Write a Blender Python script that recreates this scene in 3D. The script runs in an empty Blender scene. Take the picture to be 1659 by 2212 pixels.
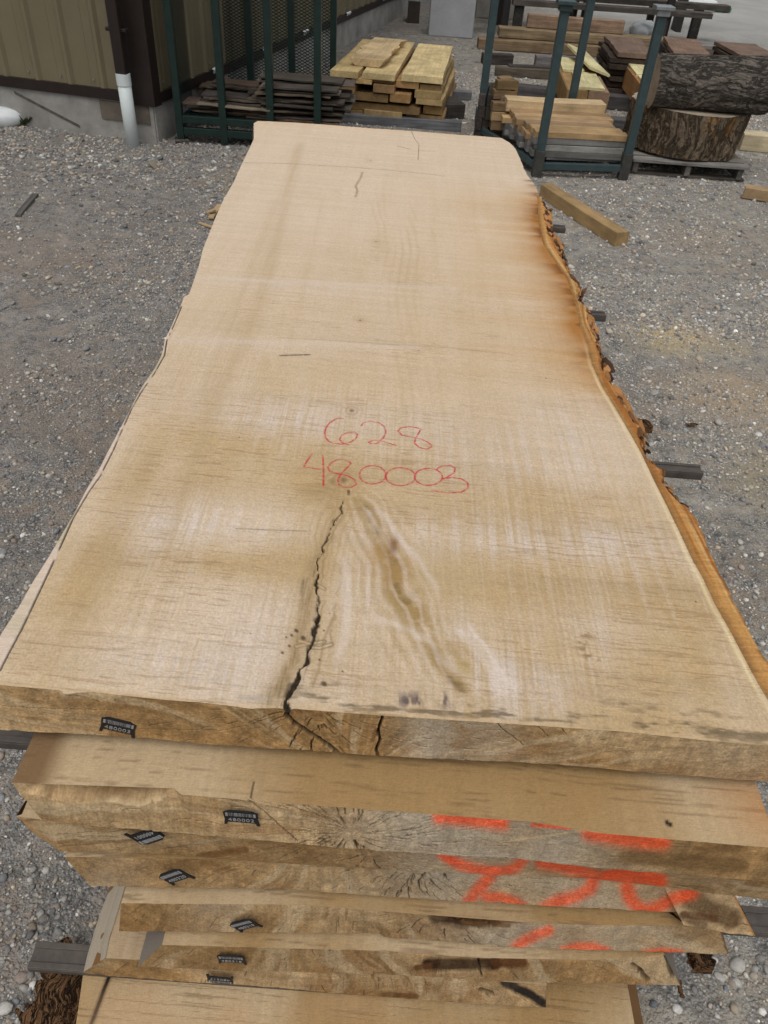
import bpy, math, random
import numpy as np
from mathutils import Matrix, Vector, Euler
random.seed(7); rng = np.random.default_rng(7)
S = bpy.context.scene
# ---------------------------------------------------------------- camera
F = 1650.; H = 1.66                       # focal length in sheet units (photo 1659 x 2212), eye height
_u = np.array([140, 1954, F]); _u /= np.linalg.norm(_u)
_f = np.array([0, 0, -1.]); _y = _f - _u*(_f@_u); _y /= np.linalg.norm(_y); _x = np.cross(_y, _u)
R = np.array([_x, _y, _u]); CP = np.array([0, 0, H])
cam = bpy.data.cameras.new('camera'); co = bpy.data.objects.new('camera', cam); S.collection.objects.link(co)
M4 = Matrix([[*R[0], 0], [*R[1], 0], [*R[2], H], [0, 0, 0, 1]]); co.matrix_world = M4
cam.sensor_fit = 'HORIZONTAL'; cam.sensor_width = 36; cam.lens = F/1659*36; cam.clip_end = 500; cam.clip_start = .02
cam.dof.use_dof = True; cam.dof.focus_distance = 1.6; cam.dof.aperture_fstop = 28
S.camera = co
# ---------------------------------------------------------------- world, sun, exposure (overcast day)
EL, AZ = math.radians(66), math.radians(188)
w = bpy.data.worlds.new('World'); S.world = w; w.use_nodes = True
nt = w.node_tree; bg = nt.nodes['Background']
sky = nt.nodes.new('ShaderNodeTexSky'); sky.sky_type = 'NISHITA'; sky.sun_disc = False
sky.sun_elevation = EL; sky.sun_rotation = AZ; sky.dust_density = 5; sky.air_density = 1.5
hs = nt.nodes.new('ShaderNodeHueSaturation'); hs.inputs['Saturation'].default_value = .22
nt.links.new(sky.outputs[0], hs.inputs['Color']); nt.links.new(hs.outputs[0], bg.inputs[0]); bg.inputs[1].default_value = .105
sl = bpy.data.lights.new('sun', 'SUN'); sl.energy = .8; sl.angle = math.radians(40); sl.color = (1, .96, .9)
so = bpy.data.objects.new('sun', sl); S.collection.objects.link(so)
sd = Vector((math.sin(AZ)*math.cos(EL), math.cos(AZ)*math.cos(EL), math.sin(EL)))
so.rotation_euler = sd.to_track_quat('Z', 'Y').to_euler()
S.view_settings.view_transform = 'Standard'; S.view_settings.look = 'None'; S.view_settings.gamma = 1
S.view_settings.exposure = .05
S.render.engine = 'CYCLES'

# ---------------------------------------------------------------- helpers
def ray(px, py): return R@np.array([px-829.5, 1106-py, -F])
def W(px, py, z=0.):
    d = ray(px, py); return CP+d*((z-H)/d[2])
def onY(px, py, y):
    d = ray(px, py); return CP+d*(y/d[1])
def proj(P):
    c = (P-CP)@R; return 829.5+F*c[..., 0]/-c[..., 2], 1106-F*c[..., 1]/-c[..., 2]
def lin(r, g, b):
    v = np.array([r, g, b])/255.; return np.where(v < .04045, v/12.92, ((v+.055)/1.055)**2.4)
_T = rng.random((64, 512, 512)).astype(np.float32) if False else None
_tabs = {}
def vn(x, y, seed=0):
    if seed not in _tabs: _tabs[seed] = np.random.default_rng(1000+seed).random((256, 256))
    T = _tabs[seed]
    xi = np.floor(x).astype(int); yi = np.floor(y).astype(int); fx = x-xi; fy = y-yi
    fx = fx*fx*(3-2*fx); fy = fy*fy*(3-2*fy); a = xi & 255; b = yi & 255; a1 = (a+1) & 255; b1 = (b+1) & 255
    return (T[a, b]*(1-fx)+T[a1, b]*fx)*(1-fy)+(T[a, b1]*(1-fx)+T[a1, b1]*fx)*fy
def fbm(x, y, seed=0, o=4):
    s = 0; a = .5; t = 0
    for i in range(o):
        s = s+a*vn(x*2**i+17.3*i, y*2**i+5.1*i, seed+i); t += a; a *= .5
    return s/t
def ss(a, b, x):
    t = np.clip((x-a)/(b-a), 0, 1); return t*t*(3-2*t)
def mixc(c, col, m): return c*(1-m[..., None])+np.asarray(col)*m[..., None]
def dpoly(X, Y, pts, pad=None):
    """distance to a polyline, arc parameter 0..1 and signed side"""
    pts = np.asarray(pts, float); D = np.full(X.shape, 1e9); U = np.zeros(X.shape); G = np.zeros(X.shape)
    L = np.r_[0, np.cumsum(np.hypot(*(pts[1:]-pts[:-1])[:, :2].T))]; tot = max(L[-1], 1e-9)
    for i in range(len(pts)-1):
        a = pts[i, :2]; b = pts[i+1, :2]; e = b-a; l2 = max(e@e, 1e-12)
        if pad is None: idx = slice(None); x = X; y = Y
        else:
            m = (X > min(a[0], b[0])-pad) & (X < max(a[0], b[0])+pad) & (Y > min(a[1], b[1])-pad) & (Y < max(a[1], b[1])+pad)
            idx = m; x = X[m]; y = Y[m]
            if x.size == 0: continue
        t = np.clip(((x-a[0])*e[0]+(y-a[1])*e[1])/l2, 0, 1)
        dx = x-a[0]-t*e[0]; dy = y-a[1]-t*e[1]; d = np.hypot(dx, dy)
        Di = D[idx]; k = d < Di
        Di = np.where(k, d, Di); D[idx] = Di
        U[idx] = np.where(k, (L[i]+t*math.sqrt(l2))/tot, U[idx]); G[idx] = np.where(k, np.sign(e[0]*dy-e[1]*dx), G[idx])
    return D, U, G
def link(o, parent=None):
    S.collection.objects.link(o)
    if parent is not None: o.parent = parent
    return o
def tag(o, label=None, cat=None, group=None, kind=None):
    if label: o['label'] = label
    if cat: o['category'] = cat
    if group: o['group'] = group
    if kind: o['kind'] = kind
    return o
def empty(name, loc=(0, 0, 0), rz=0):
    o = bpy.data.objects.new(name, None); o.location = loc; o.rotation_euler = (0, 0, rz); o.empty_display_size = .05
    S.collection.objects.link(o); return o
def rawmesh(name, V, Fc, col=None, smooth=False):
    V = np.asarray(V, np.float32); Fc = np.asarray(Fc, np.int32); k = Fc.shape[1]
    me = bpy.data.meshes.new(name); me.vertices.add(len(V)); me.vertices.foreach_set('co', V.ravel())
    me.loops.add(Fc.size); me.loops.foreach_set('vertex_index', Fc.ravel()); me.polygons.add(len(Fc))
    me.polygons.foreach_set('loop_start', np.arange(0, Fc.size, k, dtype=np.int32))
    me.polygons.foreach_set('loop_total', np.full(len(Fc), k, np.int32))
    if col is not None:
        a = me.color_attributes.new('Col', 'FLOAT_COLOR', 'POINT')
        c = np.ones((len(V), 4), np.float32); c[:, :3] = np.clip(col, 0, 1); a.data.foreach_set('color', c.ravel())
    me.update(calc_edges=True); me.validate()
    me.polygons.foreach_set('use_smooth', np.full(len(me.polygons), smooth, bool))
    return me
class Patch:
    """collects grids of points with colours and links them as ONE mesh"""
    def __init__(s): s.V = []; s.F = []; s.C = []; s.n = 0
    def grid(s, P, C, flip=False):
        n, m = P.shape[:2]; i = np.arange(n*m).reshape(n, m)+s.n
        q = np.stack([i[:-1, :-1], i[1:, :-1], i[1:, 1:], i[:-1, 1:]], -1).reshape(-1, 4)
        if flip: q = q[:, ::-1]
        C = np.broadcast_to(np.asarray(C, float), P.shape)
        s.V.append(P.reshape(-1, 3)); s.C.append(C.reshape(-1, 3)); s.F.append(q); s.n += n*m
    def build(s, name, mat, parent=None, smooth=False):
        me = rawmesh(name, np.concatenate(s.V), np.concatenate(s.F), np.concatenate(s.C), smooth)
        me.materials.append(mat); return link(bpy.data.objects.new(name, me), parent)
class MB:
    """collects boxes, tubes and bars as ONE mesh"""
    def __init__(s): s.V = []; s.F = []
    def add(s, V, Fc):
        b = len(s.V); s.V += [tuple(v) for v in V]; s.F += [tuple(i+b for i in f) for f in Fc]; return s
    def box(s, c, d, rz=0, taper=0):
        x, y, z = [k/2 for k in d]; V = []
        for sz in (-1, 1):
            for sx, sy in ((-1, -1), (1, -1), (1, 1), (-1, 1)):
                a = sx*x*(1-taper*(sz > 0)); b = sy*y*(1-taper*(sz > 0))
                V.append((c[0]+a*math.cos(rz)-b*math.sin(rz), c[1]+a*math.sin(rz)+b*math.cos(rz), c[2]+sz*z))
        return s.add(V, [(3, 2, 1, 0), (4, 5, 6, 7), (0, 1, 5, 4), (1, 2, 6, 5), (2, 3, 7, 6), (3, 0, 4, 7)])
    def tube(s, a, b, r, n=12, r2=None, cap=True):
        a = Vector(a); b = Vector(b); d = (b-a).normalized(); q = d.to_track_quat('Z', 'Y'); r2 = r if r2 is None else r2
        V = []
        for p, rr in ((a, r), (b, r2)):
            for k in range(n):
                t = 2*math.pi*k/n; V.append(p+q@Vector((rr*math.cos(t), rr*math.sin(t), 0)))
        Fc = [(k, (k+1) % n, n+(k+1) % n, n+k) for k in range(n)]
        if cap: Fc += [tuple(range(n-1, -1, -1)), tuple(range(n, 2*n))]
        return s.add(V, Fc)
    def build(s, name, mat, parent=None, bevel=0, smooth=False):
        me = bpy.data.meshes.new(name); me.from_pydata(s.V, [], s.F); me.update(); me.materials.append(mat)
        if smooth: me.polygons.foreach_set('use_smooth', [True]*len(me.polygons))
        o = link(bpy.data.objects.new(name, me), parent)
        if bevel:
            m = o.modifiers.new('bevel', 'BEVEL'); m.width = bevel; m.segments = 2; m.limit_method = 'ANGLE'
        return o

# ---------------------------------------------------------------- materials
def newmat(name, rough=.7, spec=.3):
    m = bpy.data.materials.new(name); m.use_nodes = True; b = m.node_tree.nodes['Principled BSDF']
    b.inputs['Roughness'].default_value = rough; b.inputs['Specular IOR Level'].default_value = spec
    return m, m.node_tree, b
def N(t, typ, **kw):
    n = t.nodes.new(typ)
    for k, v in kw.items():
        if k in n.inputs: n.inputs[k].default_value = v
        else: setattr(n, k, v)
    return n
def noise(t, vec, scale, detail=4, rough=.6, dist=0):
    n = N(t, 'ShaderNodeTexNoise'); n.inputs['Scale'].default_value = scale; n.inputs['Detail'].default_value = detail
    n.inputs['Roughness'].default_value = rough; n.inputs['Distortion'].default_value = dist
    if vec is not None: t.links.new(vec, n.inputs['Vector'])
    return n.outputs['Fac']
def mapr(t, v, a, b, c, d):
    n = N(t, 'ShaderNodeMapRange'); t.links.new(v, n.inputs[0])
    for i, k in enumerate((a, b, c, d)): n.inputs[i+1].default_value = k
    return n.outputs[0]
def mulc(t, col, fac):
    n = N(t, 'ShaderNodeVectorMath', operation='SCALE'); t.links.new(col, n.inputs[0]); t.links.new(fac, n.inputs['Scale']); return n.outputs[0]
def mul(t, a, b, op='MULTIPLY'):
    n = N(t, 'ShaderNodeMath', operation=op)
    for i, k in enumerate((a, b)):
        if isinstance(k, (int, float)): n.inputs[i].default_value = k
        else: t.links.new(k, n.inputs[i])
    return n.outputs[0]
def mapping(t, src, sc):
    n = N(t, 'ShaderNodeMapping'); t.links.new(src, n.inputs[0]); n.inputs['Scale'].default_value = sc; return n.outputs[0]
def bump(t, b, h, strength, dist):
    n = N(t, 'ShaderNodeBump'); n.inputs['Strength'].default_value = strength; n.inputs['Distance'].default_value = dist
    t.links.new(h, n.inputs['Height']); t.links.new(n.outputs[0], b.inputs['Normal'])
def mix(t, fac, a, b):
    n = N(t, 'ShaderNodeMix', data_type='RGBA')
    t.links.new(fac, n.inputs['Factor'])
    for i, k in ((6, a), (7, b)):
        if hasattr(k, 'is_linked') or hasattr(k, 'links'): t.links.new(k, n.inputs[i])
        else: n.inputs[i].default_value = (*k, 1)
    return n.outputs[2]

def mat_sawn(name, sx=60, sy=600, amp=.16, bmp=.0006, rough=.85):
    """vertex colour wood with fine sawn fuzz"""
    m, t, b = newmat(name, rough, .15); at = N(t, 'ShaderNodeAttribute', attribute_name='Col')
    g = N(t, 'ShaderNodeNewGeometry').outputs['Position']
    a = noise(t, mapping(t, g, (sx, sy, sy)), 1, 5, .7); c = noise(t, g, 420, 3, .7)
    f = mul(t, mapr(t, a, .25, .75, 1-amp, 1+amp), mapr(t, c, .3, .7, 1-amp*.6, 1+amp*.6))
    t.links.new(mulc(t, at.outputs['Color'], f), b.inputs['Base Color'])
    bump(t, b, mul(t, a, c, 'ADD'), .7, bmp); return m
M = {}
M['sawn'] = mat_sawn('sawn_wood')
M['end'] = mat_sawn('end_grain', 300, 300, .2, .0006)
def mat_board(name, rough=.8, gr=1., bm=.0014, streak=.26):
    m, t, b = newmat(name, rough, .2); oi = N(t, 'ShaderNodeObjectInfo'); tc = N(t, 'ShaderNodeTexCoord').outputs['Object']
    off = N(t, 'ShaderNodeVectorMath', operation='ADD'); t.links.new(tc, off.inputs[0]); t.links.new(oi.outputs['Location'], off.inputs[1]); p = off.outputs[0]
    a = noise(t, mapping(t, p, (3*gr, 45*gr, 45*gr)), 1, 6, .65, .6); c = noise(t, p, 5, 3, .6); d = noise(t, p, 160, 3, .6)
    f = mul(t, mapr(t, a, .25, .75, 1-streak, 1+streak), mul(t, mapr(t, c, .3, .7, .72, 1.25), mapr(t, d, .3, .7, .86, 1.14)))
    t.links.new(mulc(t, oi.outputs['Color'], f), b.inputs['Base Color']); bump(t, b, a, .6, bm); return m
M['board'] = mat_board('board_wood'); M['rough'] = mat_board('weathered_wood', .9, .8, .01, .55)
def mat_bark(name, c1, c2, sc=(9, 30, 30), bd=.03, c3=None):
    m, t, b = newmat(name, .95, .1); tc = N(t, 'ShaderNodeTexCoord').outputs['Object']
    nz = N(t, 'ShaderNodeTexNoise'); nz.inputs['Scale'].default_value = 5; nz.inputs['Detail'].default_value = 4; t.links.new(tc, nz.inputs['Vector'])
    cmb = N(t, 'ShaderNodeVectorMath', operation='SCALE'); cmb.inputs['Scale'].default_value = .16; t.links.new(nz.outputs['Color'], cmb.inputs[0])
    ad = N(t, 'ShaderNodeVectorMath', operation='ADD'); t.links.new(tc, ad.inputs[0]); t.links.new(cmb.outputs[0], ad.inputs[1])
    p = mapping(t, ad.outputs[0], sc); a = noise(t, p, 1, 6, .62, .4); e = noise(t, mapping(t, ad.outputs[0], tuple(k*3.1 for k in sc)), 1, 4, .6)
    rg = mul(t, mul(t, a, .5, 'SUBTRACT'), 0, 'ABSOLUTE'); h = mul(t, mapr(t, rg, 0, .055, 0, 1), mapr(t, e, .3, .7, .6, 1.15))
    cc = mix(t, mapr(t, h, .12, .85, 0, 1), c1, c2)
    if c3: cc = mix(t, mapr(t, noise(t, tc, 7, 3), .56, .66, 0, .8), cc, c3)
    t.links.new(mulc(t, cc, mapr(t, noise(t, tc, 26, 4), .3, .7, .7, 1.3)), b.inputs['Base Color'])
    bump(t, b, h, 1, bd); return m
M['bark'] = mat_bark('grey_bark', (.095, .083, .070), (.172, .150, .128), (5, 22, 22), .03)
M['bark_brown'] = mat_bark('brown_bark', (.105, .080, .056), (.21, .16, .11), (4.5, 20, 20), .035, (.30, .16, .06))
def mat_plain(name, col, rough=.6, metal=0, amp=.2, sc=12, bm=0, bsc=40):
    m, t, b = newmat(name, rough, .4); b.inputs['Metallic'].default_value = metal
    g = N(t, 'ShaderNodeNewGeometry').outputs['Position']; a = noise(t, g, sc, 6, .65)
    n = N(t, 'ShaderNodeRGB'); n.outputs[0].default_value = (*col, 1)
    t.links.new(mulc(t, n.outputs[0], mapr(t, a, .25, .75, 1-amp, 1+amp)), b.inputs['Base Color'])
    if bm: bump(t, b, noise(t, g, bsc, 5), .7, bm)
    return m
M['siding'] = mat_plain('tan_siding', (.175, .147, .09), .5, 0, .16, 2.2)
M['trim'] = mat_plain('dark_brown_trim', (.020, .013, .011), .45)
M['concrete'] = mat_plain('concrete', (.30, .29, .27), .9, 0, .42, 4, .004, 60)
M['pvc'] = mat_plain('white_pvc', (.62, .68, .68), .4, 0, .05)
M['green'] = mat_plain('dark_green_steel', (.009, .024, .020), .4, 0, .3, 20)
M['rackblue'] = mat_plain('blue_grey_steel', (.038, .062, .066), .45, 0, .25, 14)
M['metal'] = mat_plain('galvanised_steel', (.3, .32, .33), .45, .6, .25, 30)
M['sticker'] = mat_plain('dark_sticker', (.085, .072, .062), .6, 0, .35, 40, .002)
M['black'] = mat_plain('black_plastic', (.007, .008, .010), .6, 0, .2, 30)
M['tagwhite'] = mat_plain('tag_print', (.30, .30, .30), .5, 0, .1, 90)
M['white'] = mat_plain('white_plastic', (.66, .69, .70), .55, 0, .06)
M['yellow'] = mat_plain('yellow_paint', (.55, .33, .04), .5)
M['greenp'] = mat_plain('green_plastic', (.02, .25, .12), .5)
M['leaf'] = mat_plain('weed_leaf', (.06, .085, .03), .7)
M['dark'] = mat_plain('dark_steel', (.025, .022, .02), .6)
M['debris'] = mat_bark('torn_bark', (.02, .012, .008), (.20, .11, .055), (12, 90, 90), .008)
# siding with streaky dirt is fine as plain; ground:
def mat_ground():
    m, t, b = newmat('gravel_ground', .95, .15); g = N(t, 'ShaderNodeNewGeometry').outputs['Position']
    def vor(sc):
        v = N(t, 'ShaderNodeTexVoronoi'); v.inputs['Scale'].default_value = sc; t.links.new(g, v.inputs['Vector']); return v
    v1, v2, v3 = vor(95), vor(210), vor(38)
    sx = N(t, 'ShaderNodeSeparateXYZ'); t.links.new(g, sx.inputs[0])
    side = mapr(t, sx.outputs[0], -.6, .9, 0, 1)
    big = noise(t, g, .9, 5, .6, .4); med = noise(t, g, 4.5, 5, .65)
    soil = mix(t, mapr(t, med, .35, .7, 0, 1), (.165, .135, .105), (.225, .198, .168))
    red = mapr(t, noise(t, g, 1.7, 5, .7, .8), .50, .66, 0, .85)
    soil = mix(t, red, soil, (.17, .118, .080))
    def grey(v):
        c = N(t, 'ShaderNodeValToRGB'); sp = N(t, 'ShaderNodeSeparateColor'); t.links.new(v.outputs['Color'], sp.inputs[0]); t.links.new(sp.outputs[0], c.inputs[0])
        e = c.color_ramp.elements; e[0].color = (.085, .082, .078, 1); e[1].color = (.42, .40, .37, 1)
        for p, q in ((.35, (.17, .16, .15, 1)), (.6, (.235, .215, .19, 1)), (.85, (.27, .25, .225, 1))): e.new(p).color = q
        return c.outputs[0]
    st = mix(t, mapr(t, v1.outputs['Distance'], .0, .62, 0, 1), grey(v1), (.055, .05, .045))
    fine = mix(t, mapr(t, v2.outputs['Distance'], .2, .7, 0, .8), grey(v2), (.06, .055, .05))
    cov = mapr(t, noise(t, g, 11, 4, .7), .38, .6, .15, .95)
    c1 = mix(t, cov, soil, mix(t, mapr(t, noise(t, g, 30, 3), .4, .6, 0, 1), fine, st))
    tint = mix(t, side, (1.66, 1.76, 1.88), (2.0, 2.12, 2.18))
    mm = N(t, 'ShaderNodeVectorMath', operation='MULTIPLY'); t.links.new(c1, mm.inputs[0]); t.links.new(tint, mm.inputs[1])
    far = mapr(t, sx.outputs[1], 9, 15, 0, 1)
    def spot(cx, cy, rx, ry, amt):
        s2_ = N(t, 'ShaderNodeVectorMath', operation='SUBTRACT'); t.links.new(g, s2_.inputs[0]); s2_.inputs[1].default_value = (cx, cy, 0); mp = mapping(t, s2_.outputs[0], (1/rx, 1/ry, 0)); ln_ = N(t, 'ShaderNodeVectorMath', operation='LENGTH'); t.links.new(mp, ln_.inputs[0])
        return mapr(t, mul(t, ln_.outputs['Value'], mul(t, noise(t, g, 5, 5, .7), 1.6), 'ADD'), 1.1, 1.9, amt, 0)
    c3 = mm.outputs[0]
    for sp_, col_ in (((1.36, 3.44, .30, .22, 1.0), (.46, .37, .22)), ((1.5, 2.9, .42, .30, .85), (.40, .31, .21)), ((1.42, 2.35, .22, .3, .5), (.34, .28, .17)), ((-1.3, 2.6, .6, .5, .45), (.24, .19, .15)), ((-1.05, 5.35, .4, .35, .55), (.32, .26, .17)), ((1.9, 4.9, .5, .4, .4), (.33, .27, .2)), ((-1.9, 3.9, .7, .4, .4), (.24, .19, .15))):
        c3 = mix(t, spot(*sp_), c3, col_)
    road = mul(t, far, mapr(t, sx.outputs[0], 1.6, 3.2, 0, .85))
    c2 = mix(t, road, c3, (.40, .40, .385))
    t.links.new(mulc(t, c2, mapr(t, big, .3, .7, .86, 1.14)), b.inputs['Base Color'])
    h = mul(t, mapr(t, v1.outputs['Distance'], 0, .6, 1, 0), mapr(t, v2.outputs['Distance'], 0, .6, .5, 0), 'ADD')
    bump(t, b, mul(t, h, med, 'ADD'), .9, .006); return m
M['ground'] = mat_ground()
def mat_stone():
    m, t, b = newmat('pebble', .85, .25); at = N(t, 'ShaderNodeAttribute', attribute_name='Col'); g = N(t, 'ShaderNodeNewGeometry').outputs['Position']
    t.links.new(mulc(t, at.outputs['Color'], mapr(t, noise(t, g, 150, 3), .3, .7, .85, 1.15)), b.inputs['Base Color']); return m
M['stone'] = mat_stone()

# ---------------------------------------------------------------- ground
def gz(x, y): return .012*(fbm(x*1.3, y*1.3, 60, 3)-.5)+.005*(fbm(x*9, y*9, 63, 3)-.5)
xs = np.concatenate([np.linspace(-300, -6, 40)[:-1], np.linspace(-6, 8, 380), np.linspace(8, 300, 40)[1:]])
ys = np.concatenate([np.linspace(-60, 0, 16)[:-1], np.linspace(0, 16, 420), np.linspace(16, 450, 40)[1:]])
GX, GY = np.meshgrid(xs, ys, indexing='ij')
p = Patch(); p.grid(np.stack([GX, GY, gz(GX, GY)], -1), (.2, .2, .2)); tag(p.build('ground', M['ground'], smooth=True), kind='structure')

# ---------------------------------------------------------------- building (upper left)
C0 = np.array([-1.87, 6.02]); dL = np.array([-1.27, .26]); dL /= np.linalg.norm(dL); dR = np.array([.215, .977]); dR /= np.linalg.norm(dR)
nL = np.array([dL[1], -dL[0]])*1.0
if nL[1] > 0: nL = -nL
nR = np.array([dR[1], -dR[0]])
bd = empty('metal_building', (C0[0], C0[1], 0)); tag(bd, 'tan ribbed metal building with dark brown trim on a concrete footing, at the left', 'building')
def BL(o): o.location = (-C0[0], -C0[1], 0); return o
zS, zT0 = .33, .275; HT = 3.3
def siding(d, n, L, t0):
    P_ = Patch(); prof = []; s = t0
    while s < L:
        prof += [(s, 0), (s+.055, 0), (s+.075, .022), (s+.10, .022), (s+.12, 0), (s+.18, 0), (s+.185, .003), (s+.19, 0)]; s += .262
    prof.append((L, 0)); q = np.array(prof); base = C0+np.outer(q[:, 0], d)+np.outer(q[:, 1], n)
    g = np.stack([np.column_stack([base, np.full(len(q), z)]) for z in (zS, HT)], 1); P_.grid(g, (.5, .5, .5)); return P_
BL(siding(dL, nL, 7, .02).build('siding', M['siding'], bd)); BL(siding(dR, nR, 12, .02).build('siding', M['siding'], bd))
def wallbox(d, n, s0, s1, z0, z1, o0, o1, mb):
    a = C0+d*s0+n*o0; b_ = C0+d*s1+n*o0; c = C0+d*s1+n*o1; e = C0+d*s0+n*o1
    V = [(*q, z) for z in (z0, z1) for q in (a, b_, c, e)]
    mb.add(V, [(3, 2, 1, 0), (4, 5, 6, 7), (0, 1, 5, 4), (1, 2, 6, 5), (2, 3, 7, 6), (3, 0, 4, 7)]); return mb
mb = MB(); wallbox(dL, nL, -.03, 7, zT0-.01, zS+.004, -.05, .03, mb); wallbox(dR, nR, 0.033, 12, zT0-.013, zS+.001, -.05, .028, mb); BL(mb.build('base_trim', M['trim'], bd))
mb = MB(); wallbox(dL, nL, -.034, .20, zT0-.02, HT-.01, -.03, .036, mb); wallbox(dR, nR, .0, .07, zT0-.022, HT-.012, -.03, .034, mb); BL(mb.build('corner_trim', M['trim'], bd))
mb = MB(); wallbox(dL, nL, 0.0, 7, -.3, zT0-.012, -.2, .012, mb); wallbox(dR, nR, .0, 12, -.3, zT0-.016, -.2, .010, mb); BL(mb.build('foundation', M['concrete'], bd))
mb = MB(); wallbox(dL, nL, 0.03, .42, .13, zT0-.021, 0, .02, mb); BL(mb.build('footing_patch', mat_plain('stained_concrete', (.12, .10, .08), .9, 0, .4, 9), bd))
for s0, z0, z1 in ((2.0, .262, .29), (3.1, .262, .29), (4.6, .262, .29), (6.2, .27, .30), (.95, .262, .29)):
    P_ = Patch(); s_ = np.linspace(0, .16, 14); q = C0+np.outer(s0+s_, dR)+nR*.034
    dz = np.array([random.uniform(-.004, .02) for _ in s_])
    g = np.stack([np.column_stack([q, zS-.012-dz]), np.column_stack([q+nR*.012, np.full(14, zS+.003)]), np.column_stack([q-nR*.004, zS+.012+dz*.4])], 1)
    P_.grid(g, (.6, .62, .62)); BL(P_.build('sealant_bead', M['white'], bd))
mb = MB()
for d_, n_, L_, t0 in ((dL, nL, 6, .02), (dR, nR, 11, .02)):
    k_ = t0+.16
    while k_ < L_:
        for z_ in (zS+.05, zS+.95, zS+1.85):
            q_ = C0+d_*k_+n_*.004; mb.box((q_[0], q_[1], z_), (.011, .011, .011))
        k_ += .262
tag(BL(mb.build('screw_heads', M['metal'], bd)), kind='stuff')
# foundation diagonal scar
mb = MB(); wallbox(dL, nL, .62, 1.12, .04, .06, .0125, .0145, mb); sc = mb.build('footing_scar', mat_plain('scar', (.10, .09, .08), .95, 0, .5, 40), bd); 
me = sc.data
for v in me.vertices:
    s_ = (np.array([v.co.x, v.co.y])-C0)@dL; v.co.z += (s_-.62)*.36
BL(sc)
# unseen roof above the frame, eave overhang extended to darken the wall below
mb = MB(); wallbox(dL, nL, -.6, 7, HT, HT+.16, -12, .6, mb); BL(mb.build('roof', M['trim'], bd))
# downspout
pb = W(288, 316, 0); zt = onY(268, 163, pb[1])[2]
mb = MB(); mb.box((pb[0], pb[1]+.0, (zt+HT)/2), (.078, .062, HT-zt), math.atan2(dL[1], dL[0])); ds = mb.build('downspout', M['trim'], bd, .006); BL(ds)
mb = MB(); mb.box((pb[0], pb[1]+.015, zt+.27), (.15, .05, .022), math.atan2(dL[1], dL[0])); mb.build('strap', M['trim'], ds, .004)
mb = MB(); mb.tube((pb[0], pb[1], -.05), (pb[0], pb[1], zt+.01), .046, 24); dp = mb.build('drain_pipe', M['pvc'], bd, smooth=False); BL(dp)
mb = MB(); mb.tube((pb[0], pb[1], zt-.06), (pb[0], pb[1], zt+.012), .050, 24); mb.build('coupling', M['pvc'], dp)
for q in dp.data.polygons: q.use_smooth = len(q.vertices) == 4
# white sack, yellow cap, weed by the wall
def blob(name, c, r, mat, sx=1, sy=1, sz=1, amp=.12, seed=0, parent=None, n=20):
    th = np.linspace(0, 2*np.pi, n*2+1); ph = np.linspace(.001, np.pi-.001, n); A, B = np.meshgrid(ph, th, indexing='ij')
    rr = 1+amp*(fbm(np.cos(B)*np.sin(A)*1.6+8, np.sin(B)*np.sin(A)*1.6+np.cos(A)*1.3+8, seed, 3)-.5)*2
    Pt = np.stack([c[0]+r*sx*rr*np.sin(A)*np.cos(B), c[1]+r*sy*rr*np.sin(A)*np.sin(B), c[2]+r*sz*rr*np.cos(A)], -1)
    p_ = Patch(); p_.grid(Pt, (.5, .5, .5)); return p_.build(name, mat, parent, True)
q = W(5, 272, 0); tag(blob('white_sack', (q[0], q[1]+.03, .045), .15, M['white'], 1, .7, .52, .12, 3), 'rounded white sack lying against the concrete footing at the left edge', 'sack')
q = W(-6, 268, 0); tag(blob('paint_can', (q[0]-.02, q[1]+.17, .21), .05, M['yellow'], 1, .8, 1.3, .05, 5), 'small yellow can standing behind the white sack by the wall', 'can')
mb = MB(); q = W(58, 272, 0)
for k in range(26):
    a = random.uniform(0, 6.28); l = random.uniform(.04, .13); b0 = Vector((q[0]+random.uniform(-.03, .03), q[1]+random.uniform(-.03, .03), 0.0)); d = Vector((math.cos(a)*.6, math.sin(a)*.6, random.uniform(.5, 1.4))).normalized()
    s_ = Vector((-d.y, d.x, 0)).normalized()*random.uniform(.008, .02); mb.add([b0, b0+d*l*.5+s_, b0+d*l, b0+d*l*.5-s_], [(0, 1, 2, 3)])
tag(mb.build('weed', M['leaf']), 'small dark green weed growing at the foot of the concrete footing', 'weed')

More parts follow.
